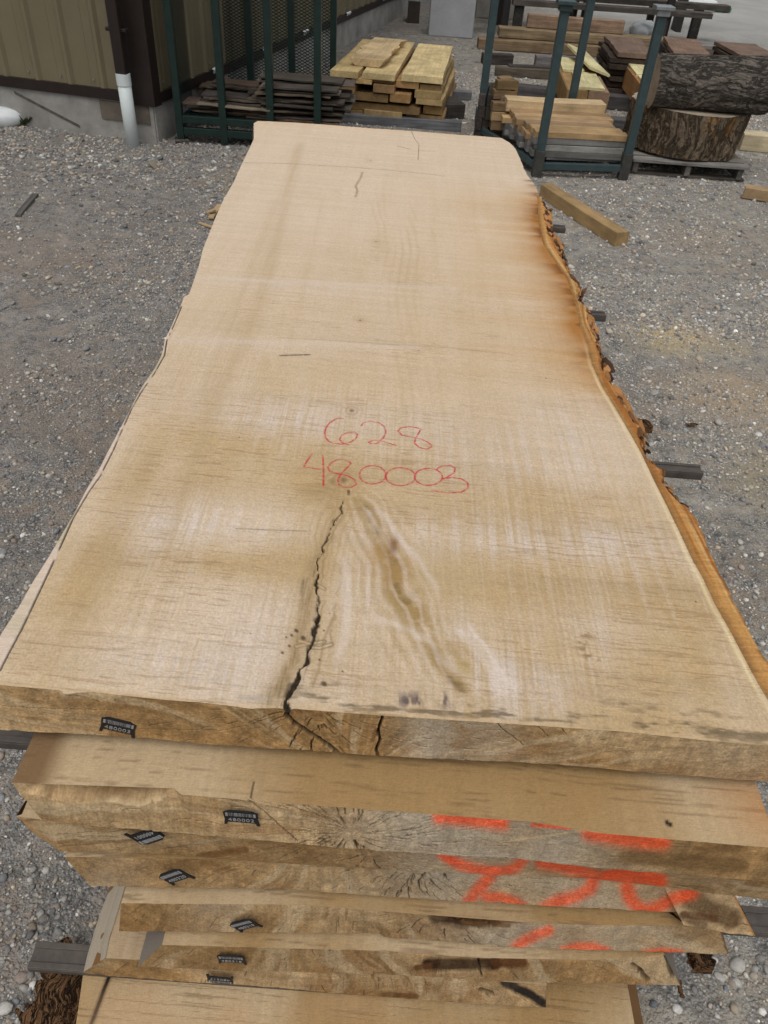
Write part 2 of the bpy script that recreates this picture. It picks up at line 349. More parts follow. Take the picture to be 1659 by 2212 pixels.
# ---------------------------------------------------------------- boards
def board(name, a, b, wd, th, col, mat=None, parent=None, roll=0, rag=0, seg=14, seed=None, taper=0, undercut=0):
    """a,b: centre of the underside at both ends; local x runs along the board"""
    r = np.random.default_rng(seed if seed is not None else random.randint(0, 99999))
    a = Vector(a); b = Vector(b); L = (b-a).length; d = (b-a).normalized()
    u = np.linspace(0, 1, seg+1); k = 5
    wl = 1+rag*(np.interp(u, np.linspace(0, 1, 9), r.uniform(-1, 1, 9)))+rag*.4*r.uniform(-1, 1, seg+1)
    wr = 1+rag*(np.interp(u, np.linspace(0, 1, 9), r.uniform(-1, 1, 9)))+rag*.4*r.uniform(-1, 1, seg+1)
    c = min(th, wd)*.05; hw = wd/2; bow = r.uniform(-.004, .004)
    rows = []
    for i, s in enumerate(u):
        x = s*L; yl = -hw*wl[i]; yr = hw*wr[i]; z0 = bow*math.sin(math.pi*s); uc = undercut
        rows.append([(x, yl+c+uc, z0), (x, yr-c-uc, z0), (x, yr-uc, z0+c), (x, yr, z0+th-c), (x, yr-c, z0+th), (x, yl+c, z0+th), (x, yl, z0+th-c), (x, yl+uc, z0+c)])
    V = [p_ for rw in rows for p_ in rw]; Fc = []
    for i in range(seg):
        for j in range(8): Fc.append((i*8+j, i*8+(j+1) % 8, (i+1)*8+(j+1) % 8, (i+1)*8+j)[::-1])
    Fc.append(tuple(range(8))[::-1][::-1]); Fc.append(tuple(range(seg*8, seg*8+8))[::-1])
    me = bpy.data.meshes.new(name); me.from_pydata(V, [], Fc); me.update(); me.materials.append(mat or M['board'])
    o = bpy.data.objects.new(name, me); yv = Vector((0, 0, 1)).cross(d).normalized(); zv = d.cross(yv)
    mt = Matrix((d, yv, zv)).transposed().to_4x4()@Matrix.Rotation(roll, 4, 'X'); mt.translation = a
    o.matrix_world = mt; o.color = (*col, 1); link(o, parent); return o
def jit(c, s=.12): k = random.uniform(1-s, 1+s); return tuple(np.clip(np.array(c)*k*np.array([random.uniform(.97, 1.03), 1, random.uniform(.94, 1.06)]), 0, 1))
exec_after = []
# ================================================================ the stack of slabs
Z = {1: (.82, .725), 2: (.70, .612), 3: (.59, .517), 4: (.50, .425), 5: (.40, .335), 6: (.313, .25), 7: (.228, .165), 8: (.14, .055)}
def Wxy(pts, z): return np.array([W(a, b, z)[:2] for a, b in pts])
def curve(pts, n):
    """resample a polyline at n even stations by arc length"""
    pts = np.asarray(pts, float); L = np.r_[0, np.cumsum(np.hypot(*(pts[1:]-pts[:-1]).T))]; s = np.linspace(0, L[-1], n)
    return np.column_stack([np.interp(s, L, pts[:, i]) for i in range(pts.shape[1])])
def jag(y, amp, sc, seed): return amp*(fbm(y*sc, y*0+3.3, seed, 4)-.5)*2
CREAM = np.array([.705, .568, .428]); TAN = np.array([.535, .382, .208]); WHT = np.array([.72, .615, .54]); BRN = lin(150, 112, 68)
# --- slab 1 outline, read off the photograph on the plane of its top face
LOUT = [(-62, 1477), (-40, 1440), (0, 1365), (7, 1355), (39, 1308), (72, 1251), (107, 1194), (132, 1154), (158, 1111), (186, 1054), (208, 1015), (229, 972), (251, 933), (272, 897), (304, 832), (333, 793), (349, 754), (353, 732), (365, 711), (387, 660), (394, 641), (405, 635), (415, 607), (426, 575), (435, 539), (448, 507), (462, 471), (480, 431), (501, 396), (519, 356), (533, 328), (546, 300), (546, 266), (555, 261)]
LIN = [(-22, 1478), (4, 1446), (21, 1412), (50, 1358), (75, 1305), (107, 1237), (140, 1165), (161, 1118), (195, 1061), (218, 1029), (247, 972), (267, 925), (285, 885), (306, 848), (335, 807), (357, 768), (362, 735), (372, 714), (394, 662)]
RIN = [(1700, 1590), (1658, 1511), (1635, 1473), (1607, 1420), (1576, 1361), (1544, 1305), (1520, 1253), (1495, 1208), (1467, 1148), (1440, 1092), (1412, 1037), (1384, 977), (1356, 928), (1324, 873), (1301, 835), (1280, 789), (1270, 747), (1251, 698), (1243, 656), (1224, 602), (1194, 560), (1173, 526), (1163, 480), (1161, 430)]
ROUT = [(1775, 1624), (1735, 1560), (1700, 1490), (1658, 1424), (1638, 1389), (1610, 1337), (1583, 1284), (1558, 1232), (1527, 1172), (1520, 1148), (1499, 1106), (1478, 1075), (1450, 1044), (1436, 1012), (1406, 988), (1396, 949), (1390, 925), (1354, 873), (1331, 831), (1318, 808), (1310, 774), (1289, 717), (1274, 660), (1256, 642), (1264, 621), (1240, 595), (1224, 564), (1205, 511), (1188, 488), (1179, 431), (1166, 420), (1160, 404), (1140, 378), (1128, 350), (1115, 322), (1103, 308), (1085, 298), (1050, 295)]
NEAR = [(-62, 1475), (0, 1480), (60, 1485), (129, 1491), (138, 1499), (147, 1500), (168, 1496), (200, 1495), (290, 1505), (358, 1512), (440, 1518), (516, 1527), (540, 1531), (558, 1530), (606, 1530), (616, 1534), (626, 1535), (634, 1531), (750, 1540), (829, 1546), (1079, 1562), (1354, 1581), (1519, 1599), (1659, 1611), (1775, 1623)]
FAR = [(555, 261), (640, 265), (700, 269), (800, 277), (890, 283), (1000, 292), (1050, 295)]
NEARB = [(-78, 1568), (0, 1576), (300, 1593), (450, 1608), (700, 1623), (829, 1633), (1179, 1650), (1479, 1675), (1659, 1689), (1790, 1702)]
z1 = Z[1][0]
def yfun(pts, z):
    q = Wxy(pts, z); q = q[np.argsort(q[:, 1])]; return lambda y: np.interp(y, q[:, 1], q[:, 0])
def xfun(pts, z):
    q = Wxy(pts, z); return lambda x: np.interp(x, q[:, 0], q[:, 1])
fLo, fLi, fRi, fRo = yfun(LOUT, z1), yfun(LIN, z1), yfun(RIN, z1), yfun(ROUT, z1); fN = xfun(NEAR, z1); fF = xfun(FAR, z1)
def noisy_out(f, side, Y):
    o = f(Y)
    return o+side*(jag(Y, .003, 9, 21 if side > 0 else 25)+(jag(Y, .006, 60, 23)*ss(.0, .05, fRo(Y)-fRi(Y)+.01) if side > 0 else 0))
# row stations along the slab: fine near, coarser far
v = np.concatenate([np.linspace(0, .34, 720)[:-1], .34+.66*np.linspace(0, 1, 560)**1.25])
LEN = 2.89
def top_color(X, Y):
    def E(px, py, rx, ry):    # soft ellipse given on the sheet, measured on the wood
        c = W(px, py, z1); a = abs(W(px+rx, py, z1)[0]-c[0]); b = abs(W(px, py-ry, z1)[1]-W(px, py+ry, z1)[1])/2
        return np.exp(-(((X-c[0]-(Y-c[1])*.0)/a)**2+((Y-c[1])/b)**2)*.9)
    def PD(pts, pad=.06): return dpoly(X, Y, Wxy(pts, z1), pad)
    wx = X+.02*(fbm(X*4, Y*2, 1, 3)-.5); 
    n1 = fbm(X*5, Y*2.2, 2, 5); n2 = fbm(X*16, Y*5, 5, 4); fibre = fbm(wx*170, Y*5, 8, 4); fib2 = fbm(wx*45, Y*1.6, 12, 3)
    cross = fbm(X*26, Y*340+X*14, 15, 3); cross2 = fbm(X*3, Y*95+X*5, 18, 3)
    near = ss(2.6, .9, Y)                       # the wood gets tanner towards the butt end
    t = .06+.22*near*ss(.35, .7, n1)+.26*(n2-.5)+.16*near
    for px, py, rx, ry, s in ((330, 1010, 110, 190, .5), (1230, 1262, 330, 48, .8), (1500, 1400, 90, 140, .4), (900, 1040, 180, 55, .4), (1130, 1130, 160, 40, .4), (1220, 1440, 220, 50, .45), (480, 1215, 190, 35, .75), (160, 1300, 120, 140, .5), (620, 1190, 60, 130, .3), (1000, 1560, 300, 30, .4), (880, 1050, 260, 30, .5), (1030, 1080, 160, 70, .35), (700, 1430, 70, 80, .35), (1350, 1560, 300, 30, .35), (900, 560, 200, 60, .18), (1040, 450, 120, 40, .2), (560, 960, 200, 26, .28), (200, 1450, 200, 60, .3)): t = t+s*E(px, py, rx, ry)*(.2+1.4*n2)
    t = t+.12*(fibre-.5)+.20*(fib2-.5)+.5*near*(ss(.42, .66, fbm(X*2.2+5, Y*1.3, 26, 3))-.35)
    c = mixc(np.broadcast_to(CREAM, X.shape+(3,)), TAN, np.clip(t, 0, 1))
    wmask = .12*near*ss(.5, .75, fbm(X*6+9, Y*3, 30, 4))
    for px, py, rx, ry, s in ((700, 905, 260, 40, .5), (1240, 920, 170, 80, .5), (450, 1130, 190, 40, .75), (1100, 1165, 260, 40, .7), (1110, 1480, 110, 70, .85), (1010, 1370, 50, 60, .6), (780, 1270, 40, 110, .6), (430, 1440, 220, 55, .6), (560, 1330, 120, 70, .35), (330, 1180, 70, 40, .4), (1330, 1190, 90, 60, .4), (1300, 1380, 60, 90, .45), (650, 620, 200, 14, .4), (560, 745, 250, 18, .35), (620, 905, 60, 30, .3), (1130, 1010, 250, 50, .35)): wmask = wmask+.8*s*E(px, py, rx, ry)*(.1+.9*ss(.35, .65, fibre)+.5*n2)*(.5+1.0*fbm(X*12, Y*40, 31, 3))
    c = mixc(c, WHT, np.clip(wmask, 0, .85))
    # bands with a sharp front where the mill saw changed pace
    bnd = 0
    for py, s in ((1218, .22), (1085, .12), (1420, .13), (985, .10)):
        y0 = W(829, py, z1)[1]+.012*(fbm(X*7, Y*0, 33, 3)-.5); bnd = bnd+s*ss(.004, 0, Y-y0)*ss(-.10, 0, Y-y0)
    c = c*(1-.45*bnd*ss(.45, .62, fbm(X*2.5, Y*1.2, 35, 2)))[..., None]
    # fine white lines with the grain, dark saw lines across it
    gm = near*ss(.42, .62, fbm(X*5+3, Y*4, 40, 3))
    c = mixc(c, WHT, np.clip(.20*gm*ss(.5, .75, fbm(wx*260, Y*7, 44, 2)), 0, 1))
    c = mixc(c, TAN*.85, np.clip(.24*gm*ss(.5, .72, fbm(wx*280+50, Y*8, 45, 2)), 0, 1))
    dl = ss(.56, .74, cross)*ss(.36, .60, fbm(X*4, Y*7, 46, 3))
    c = mixc(c, BRN*.8, np.clip(dl*(.10+.22*near), 0, .8))
    c = c*(1+.07*(cross2-.5)*2)[..., None]
    c = c*(1+(.05+.06*near)*(vn(X*560, Y*380, 47)-.5)*2)[..., None]
    # long darker streak on the left third, and softer ones
    for pts, wd, s in (([(652, 300), (641, 338), (573, 610), (530, 736), (465, 861), (412, 1004), (360, 1160), (300, 1330)], .019, .36), ([(700, 420), (640, 700), (600, 820)], .01, .15), ([(600, 420), (500, 700), (420, 900)], .014, .2), ([(330, 960), (240, 1160), (150, 1400)], .03, .3), ([(720, 1330), (700, 1500)], .01, .2)):
        d, u, g = PD(pts, .12); c = mixc(c, TAN*.86, np.clip(s*np.exp(-(d/wd)**2)*(.6+.7*fibre)*ss(0, .05, u)*ss(1, .9, u), 0, 1))
    # cathedral grain around the heart
    ax = np.interp(Y, *Wxy([(640, 1480), (745, 1080), (765, 880), (782, 700), (795, 500), (790, 300)], z1).T[::-1])
    rr = np.abs(X-ax)+.03*(fbm(X*5, Y*2.4, 50, 3)-.5)*2+.012*np.cos(Y*7)
    ring = .5+.5*np.sin(rr*260+3*fbm(X*8, Y*4, 53, 3)); ringm = ss(.34, .06, rr)*ss(.0, .05, rr)*ss(.9, 1.3, Y)*ss(3.0, 2.2, Y)*(X > ax-.03)
    c = mixc(c, TAN*.9, np.clip(.24*ringm*ss(.3, 1, ring)*ss(.35, .7, fib2)*(.4+fbm(X*6, Y*3, 54, 3)), 0, 1))
    # brown stain spreading in from the bark on the right
    dr = fRi(Y)-X; py_ = lambda p: W(1200, p, z1)[1]
    band = ss(py_(930), py_(770), Y)*ss(py_(395), py_(440), Y); st = fbm(X*4, Y*26, 56, 4)
    pk = .62+.5*np.exp(-((Y-py_(575))/.20)**2)+.45*np.exp(-((Y-py_(708))/.10)**2)+.35*np.exp(-((Y-py_(470))/.12)**2)
    si = np.clip(pk*np.exp(-np.clip(dr, 0, 9)/(.026+.05*fbm(X*3, Y*9, 55, 3)*pk))*(.6+.9*st), 0, 1)*band
    si2 = np.clip(.75*np.exp(-np.clip(dr, 0, 9)/(.10+.12*st))*(.3+st), 0, 1)*band
    c = mixc(c, lin(200, 158, 98), np.clip(si2*.9, 0, .85)); c = mixc(c, lin(168, 112, 52), np.clip(si*1.0, 0, .88)); c = mixc(c, lin(112, 66, 32), np.clip(.8*np.exp(-np.clip(dr, 0, 9)/.022)*band*ss(.45, .65, fbm(X*12, Y*22, 27, 3)), 0, .8))
    c = mixc(c, lin(120, 70, 34), np.clip(.9*E(1150, 393, 16, 10)*ss(.3, .7, st), 0, 1))
    c = mixc(c, lin(214, 176, 132), .7*np.exp(-((Y-fF(X))/.05)**2)*.3)
    # pale cambium line just inside the bark, darker seam outside it
    nb = ss(py_(700), py_(830), Y); c = mixc(c, lin(232, 212, 168), .75*np.exp(-((dr-.006)/.0038)**2)*nb*(.3+1.1*fibre))
    # crack
    z = np.zeros_like(X)
    CR = [(752, 1060), (745, 1075), (738, 1100), (715, 1140), (702, 1172), (693, 1200), (686, 1215), (684, 1240), (678, 1262), (683, 1290), (689, 1330), (684, 1352), (676, 1375), (671, 1395), (660, 1432), (645, 1462), (635, 1480), (627, 1500), (619, 1515), (622, 1540)]
    jx = X+.006*(fbm(X*30, Y*60, 58, 4)-.5)*2
    d, u, g = dpoly(jx, Y, Wxy(CR, z1), .07)
    wdt = np.interp(u, [0, .12, .25, .35, .5, .62, .75, .88, 1], [.0001, .0003, .0004, .0007, .0010, .0022, .0034, .0038, .0045])*(.05+1.35*vn(Y*75, X*0, 59))
    d_cr, w_cr = d, wdt
    dx, ux, gx = dpoly(jx+.013*ss(.3, .6, u), Y, Wxy(CR, z1), .07)
    halo = np.clip(1.25*np.exp(-(dx/(.004+.013*u))**2), 0, 1)*ss(.10, .35, u)*np.clip(.1+1.2*fbm(X*230, Y*30, 61, 3), 0, 1)*np.where(gx < 0, 1., .45)
    c = mixc(c, lin(150, 134, 108), np.clip(halo*.95, 0, .95)); c = mixc(c, lin(96, 84, 66), np.clip(halo*ss(.52, .66, fbm(X*300, Y*26, 62, 3))*1.0, 0, .85))
    core = ss(1.25, .75, d/np.maximum(wdt, 1e-5)); c = mixc(c, (.018, .013, .009), core)
    z = z-.004*core-.0006*halo
    for pts in ([(640, 1396), (662, 1392), (700, 1386)], [(668, 1398), (690, 1400), (716, 1392)], [(646, 1384), (668, 1390)], [(684, 1262), (700, 1272)]):
        d2, u2, g2 = PD(pts, .02); c = mixc(c, lin(206, 188, 158), .9*ss(.0022, .001, d2)); c = mixc(c, lin(90, 72, 50), .5*ss(.002, .0006, np.abs(d2-.0028)))
    for pts, wd, s in (([(738, 1110), (716, 1160), (700, 1215), (690, 1262)], .0012, .75), ([(722, 1150), (706, 1170), (694, 1200)], .0010, .8), ([(745, 1180), (728, 1300), (712, 1400)], .0016, .35), ([(700, 1300), (684, 1380), (655, 1470)], .0010, .6)):
        d2, u2, g2 = dpoly(jx, Y, Wxy(pts, z1), .02); c = mixc(c, lin(112, 96, 72), np.clip(s*np.exp(-(d2/wd)**2)*ss(.3, .55, fbm(X*20, Y*60, 63, 2)), 0, 1))
    d2, u2, g2 = PD([(722, 1330), (700, 1380), (688, 1450), (676, 1480)]); c = mixc(c, lin(150, 124, 84), .6*np.exp(-(d2/.0022)**2))
    d2, u2, g2 = PD([(730, 1100), (700, 1180), (680, 1260), (640, 1420), (600, 1500)], .09); c = mixc(c, lin(178, 148, 102), np.clip(.5*np.exp(-((d2)/.022)**2), 0, 1))
    # knots, slit, checks, pencil line
    for px, py, r, s in ((760, 887, .014, .8), (742, 1037, .020, .9), (778, 692, .010, .9), (800, 347, .014, .5), (812, 522, .015, .5), (905, 757, .008, .5), (718, 1040, .02, .5)):
        k = W(px, py, z1); rk = np.hypot((X-k[0]), (Y-k[1])*.8)/r; c = mixc(c, lin(160, 130, 90), np.clip(s*.6*np.exp(-(rk/1.5)**2)*(.6+.5*np.sin(rk*9)), 0, 1)); c = mixc(c, lin(95, 75, 52), s*.8*np.exp(-(rk/.33)**2))
    for pts, wd, col, s in (([(606, 768), (636, 767), (668, 766)], .0035, lin(112, 98, 78), .95), ([(783, 372), (778, 386), (768, 402), (772, 412), (768, 425)], .0045, lin(150, 124, 92), .7), ([(889, 284), (896, 300), (905, 312), (903, 345)], .0016, lin(96, 76, 56), .8), ([(860, 316), (885, 322)], .004, lin(120, 95, 70), .6), ([(905, 325), (940, 327)], .003, lin(140, 120, 90), .6), ([(524, 351), (640, 354), (760, 361), (870, 370), (960, 380)], .0022, lin(120, 95, 78), .75), ([(430, 600), (700, 612), (980, 624)], .012, WHT, .35), ([(380, 735), (620, 740), (900, 750)], .012, WHT, .3), ([(600, 729), (760, 738), (980, 752), (1100, 764)], .002, lin(150, 122, 92), .4),
                            ([(510, 1142), (610, 1146), (660, 1147)], .0012, lin(120, 100, 85), .7)):
        d2, u2, g2 = PD(pts, .04); c = mixc(c, col, np.clip(s*np.exp(-(d2/wd)**2)*(.7+.5*vn(X*300, Y*60, 64)), 0, 1))
    # figured band below the crotch
    jx2 = X+.022*(fbm(X*14, Y*8, 66, 3)-.5)*2+.003*(fbm(X*90, Y*40, 65, 3)-.5)*2
    def FD(pts): return dpoly(jx2, Y, Wxy(pts, z1), .09)
    d2, u2, g2 = FD([(770, 1080), (810, 1140), (850, 1215), (870, 1290), (905, 1360), (955, 1430), (992, 1490)])
    c = mixc(c, lin(160, 130, 78), np.clip(1.0*np.exp(-(d2/(.006+.016*np.sin(math.pi*np.clip(u2, .08, .92))))**2)*ss(.22, .62, fbm(X*50, Y*40, 67, 4)), 0, .85))
    c = mixc(c, lin(120, 100, 66), np.clip(.7*np.exp(-(d2/.005)**2)*ss(.5, .62, fbm(X*30, Y*40, 69, 3)), 0, .8))
    for pts, wd, s in (([(800, 1085), (850, 1150), (905, 1215), (935, 1270), (945, 1300)], .006, .6), ([(775, 1090), (820, 1150), (862, 1210)], .004, .45), ([(800, 1330), (860, 1350), (940, 1400), (1000, 1470)], .006, .45), ([(1010, 1340), (1060, 1400), (1100, 1470), (1130, 1490)], .005, .7), ([(985, 1350), (1040, 1400), (1060, 1440), (1090, 1500)], .010, .5), ([(740, 1180), (745, 1300), (735, 1450)], .008, .45)):
        d2, u2, g2 = FD(pts); c = mixc(c, WHT*1.05, np.clip(s*np.exp(-(d2/wd)**2)*ss(0, .15, u2)*ss(1, .85, u2), 0, 1))
    fg = [(762, 1050), (790, 1100), (822, 1160), (850, 1215), (872, 1290), (905, 1360), (955, 1430), (1000, 1500)]
    d2, u2, g2 = dpoly(jx2, Y, Wxy(fg, z1), .16); sg = d2*g2; env = np.exp(-(np.minimum(sg, 0)/.060)**2-(np.maximum(sg, 0)/.045)**2)*ss(.0, .12, u2)*ss(1, .85, u2)
    pm = ss(.3, .62, fbm(X*13, Y*7, 29, 3)); Lw = .5+.5*np.sin(sg*2*math.pi/.018+9*fbm(X*12, Y*6, 78, 3)+3*u2); c = mixc(c, lin(162, 138, 92), np.clip(.50*env*ss(.6, .0, Lw)*(.25+.75*pm), 0, 1)); c = mixc(c, WHT*1.03, np.clip(.36*env*ss(.6, .98, Lw)*(1-.6*pm), 0, 1))
    cg = [(752, 1000), (740, 1060), (712, 1140), (690, 1220), (680, 1330)]
    d2, u2, g2 = dpoly(jx2, Y, Wxy(cg, z1), .12); sg = d2*g2; env = np.exp(-(sg/.035)**2)*ss(0, .2, u2)*ss(1, .6, u2); Lw = .5+.5*np.sin(sg*2*math.pi/.010+6*fbm(X*16, Y*7, 79, 3)); c = mixc(c, lin(172, 146, 100), np.clip(.42*env*ss(.5, .1, Lw), 0, 1))
    for px, py, rx, ry, col, s in ((850, 1180, 10, 20, lin(125, 82, 50), .9), (812, 1195, 24, 30, lin(176, 136, 86), .45), (850, 1240, 22, 20, lin(165, 128, 84), .5), (960, 1250, 60, 40, lin(190, 168, 130), .5), (975, 1400, 40, 18, lin(168, 138, 80), .6), (1000, 1440, 20, 20, lin(176, 150, 90), .6), (690, 1060, 50, 14, lin(165, 140, 100), .6)): c = mixc(c, col, np.clip(s*E(px, py, rx, ry)*(.5+.8*fbm(X*30, Y*60, 70, 3)), 0, .9))
    # dirt along the near edge of the right half, purple stains
    dn = Y-fN(X); dm = ss(.075, .012, dn)*ss(-.16, -.06, X)*ss(.52, .68, .55*fbm(X*10, Y*80, 71, 4)+.45*fbm(X*45, Y*160, 73, 3)+.07*ss(.04, .01, dn)); c = mixc(c, lin(84, 70, 50), np.clip(dm*.8*(.3+1.2*fbm(X*80, Y*200, 24, 2)), 0, .7))
    for px, rx in ((878, 20), (905, 14), (962, 15)): c = mixc(c, lin(96, 82, 84), np.clip(.95*E(px, 1513, rx, 16)*ss(.38, .6, fbm(X*120, Y*40, 72, 3)), 0, .9))
    c = mixc(c, lin(176, 164, 150), .6*E(545, 1508, 34, 8)); c = mixc(c, lin(206, 178, 138), .6*ss(.012, .0, dn)*(.3+fibre))
    # specks and a gouge ring
    for px, py, r in ((1180, 817, .0035), (517, 945, .0028), (700, 1477, .0075), (740, 1450, .003), (541, 1368, .002), (610, 1410, .0045), (625, 1395, .004), (618, 1376, .003), (640, 1362, .006), (655, 1378, .007), (630, 1372, .004), (690, 1425, .003), (700, 1362, .003), (712, 1325, .002), (1503, 1300, .003), (300, 1330, .002), (1300, 1150, .002)):
        k = W(px, py, z1); r = r*.62; c = mixc(c, lin(62, 42, 30), .8*ss(1.3, .5, np.hypot(X-k[0], Y-k[1]+.3*(X-k[0]))/r))
    k = W(1295, 1400, z1); rk = np.hypot((X-k[0]), (Y-k[1]))/.026; c = mixc(c, lin(150, 124, 86), np.clip(.6*np.exp(-((rk-1)/.3)**2)*ss(.5, .7, fbm(X*160, Y*160, 74, 3))*ss(.4, -.6, (X-k[0])/.026)*1.6, 0, .8))
    # handwriting in red crayon
    q = lambda L_: [(540+.3617*a*1.0, 810+.3906*b) for a, b in L_]
    q = lambda L_: [(540+.3906*a, 810+.3906*b) for a, b in L_]
    el = lambda cx, cy, rx, ry: [(cx+rx*math.cos(t_), cy+ry*math.sin(t_)) for t_ in np.linspace(-1.9, 4.5, 26)]
    ST = [[(515, 240), (490, 238), (470, 245), (440, 265), (420, 292), (413, 320), (418, 345), (435, 367), (460, 378), (510, 383), (555, 372), (585, 352), (594, 330), (580, 316), (540, 318), (508, 333), (495, 355), (508, 374), (545, 386)],
          [(615, 283), (625, 265), (665, 255), (715, 265), (742, 285), (752, 315), (740, 345), (700, 380), (665, 380), (655, 370), (690, 360), (740, 367), (808, 388)],
          [(950, 300), (915, 290), (880, 286), (835, 292), (818, 310), (840, 332), (900, 345), (960, 360), (1000, 382), (1005, 398), (975, 410), (935, 400), (910, 378), (915, 352), (945, 300)],
          [(343, 435), (320, 470), (296, 508), (340, 514), (388, 523)], [(403, 443), (407, 520), (406, 615)],
          [(555, 485), (520, 468), (480, 470), (450, 485), (430, 510), (440, 532), (480, 545), (540, 558), (580, 580), (590, 605), (560, 621), (520, 622), (492, 605), (485, 580), (505, 545), (535, 515), (558, 487)],
          el(678, 552, 73, 51), el(833, 562, 82, 50), el(987, 563, 77, 47),
          [(1030, 528), (1045, 512), (1065, 503), (1110, 499), (1135, 512), (1130, 540), (1095, 562), (1066, 576), (1120, 566), (1170, 574), (1205, 598), (1206, 625), (1170, 648), (1100, 652), (1005, 640)]]
    for L_ in ST:
        d2, u2, g2 = dpoly(X, Y, Wxy(q(L_), z1), .004); c = mixc(c, lin(196, 48, 62), np.clip(ss(.0023, .0009, d2)*(.30+.9*vn(X*260, Y*260, 76)), 0, .92))
    cd = ss(1.35, .8, d_cr/np.maximum(w_cr, 1e-5)); c = mixc(c, (.022, .017, .012), cd*.95)
    c = mixc(c, lin(70, 58, 44), np.clip(.75*ss(3.4, 1.3, d_cr/np.maximum(w_cr, .0012))*ss(.40, .58, fbm(X*200, Y*90, 28, 3)), 0, 1))
    # relief
    z = z-.0006*dl-.0003*(cross2-.5)+.0004*(vn(X*420, Y*300, 77)-.5)-.0015*dm*.3
    return c, z
slab1 = Patch()
def make_top(f0, f1, nu, kind):
    u = np.linspace(0, 1, nu)[None, :]; yy = (.59+LEN*v)[:, None]
    # rows bend to meet the near and far edges
    Yr = np.broadcast_to(yy, (len(v), nu)).copy(); 
    for _ in range(3):
        X = f0(Yr)+(f1(Yr)-f0(Yr))*u; yn = fN(X); yf = np.clip(fF(X), 3.0, 9) if True else 0
        Yr = yn*(1-v[:, None])+yf*v[:, None]
    X = f0(Yr)+(f1(Yr)-f0(Yr))*u; return X, Yr
sapw = lambda Y: np.where(Y < W(394, 662, z1)[1], fLi(Y), fLo(Y)+.004)
gLo = lambda Y: fLo(Y)+jag(Y, .0025, 12, 25); gRo = lambda Y: fRo(Y)+jag(Y, .006, 14, 21)+jag(Y, .011, 60, 23)*ss(.005, .03, fRo(Y)-fRi(Y))*ss(.8, 1.3, Y)
gLi = lambda Y: np.maximum(sapw(Y), gLo(Y)+.002)
yb = W(1161, 430, z1)[1]
gRi = lambda Y: np.minimum(np.where(Y < yb+.05, fRi(Y), fRo(Y)-.002), gRo(Y)-.002)
X, Y = make_top(gLi, gRi, 860, 'heart'); c, dz = top_color(X, Y)
slab1.grid(np.stack([X, Y, z1+dz], -1), c*.93, True)
# near end face
def face_grid(T, B, nu, nv, zt, zb, rough=.0015, seed=0, bulge=None):
    """ruled face between the near top edge T and near bottom edge B (sheet points or world xy)"""
    tt = Wxy(T, zt) if not isinstance(T, np.ndarray) else T; bb = Wxy(B, zb) if not isinstance(B, np.ndarray) else B
    x0, x1 = tt[0, 0], tt[-1, 0]; x2, x3 = bb[0, 0], bb[-1, 0]; u = np.linspace(0, 1, nu)
    tx = x0+(x1-x0)*u; bx = x2+(x3-x2)*u; ty = np.interp(tx, tt[:, 0], tt[:, 1]); by = np.interp(bx, bb[:, 0], bb[:, 1]); s = np.linspace(0, 1, nv)[None, :]
    P_ = np.stack([tx[:, None]*(1-s)+bx[:, None]*s, ty[:, None]*(1-s)+by[:, None]*s, np.broadcast_to(zt*(1-s)+zb*s, (nu, nv))], -1)
    P_[..., 1] += rough*(fbm(P_[..., 0]*60+seed, P_[..., 2]*60, 80+seed, 3)-.5)*2*ss(0, .06, s); return P_
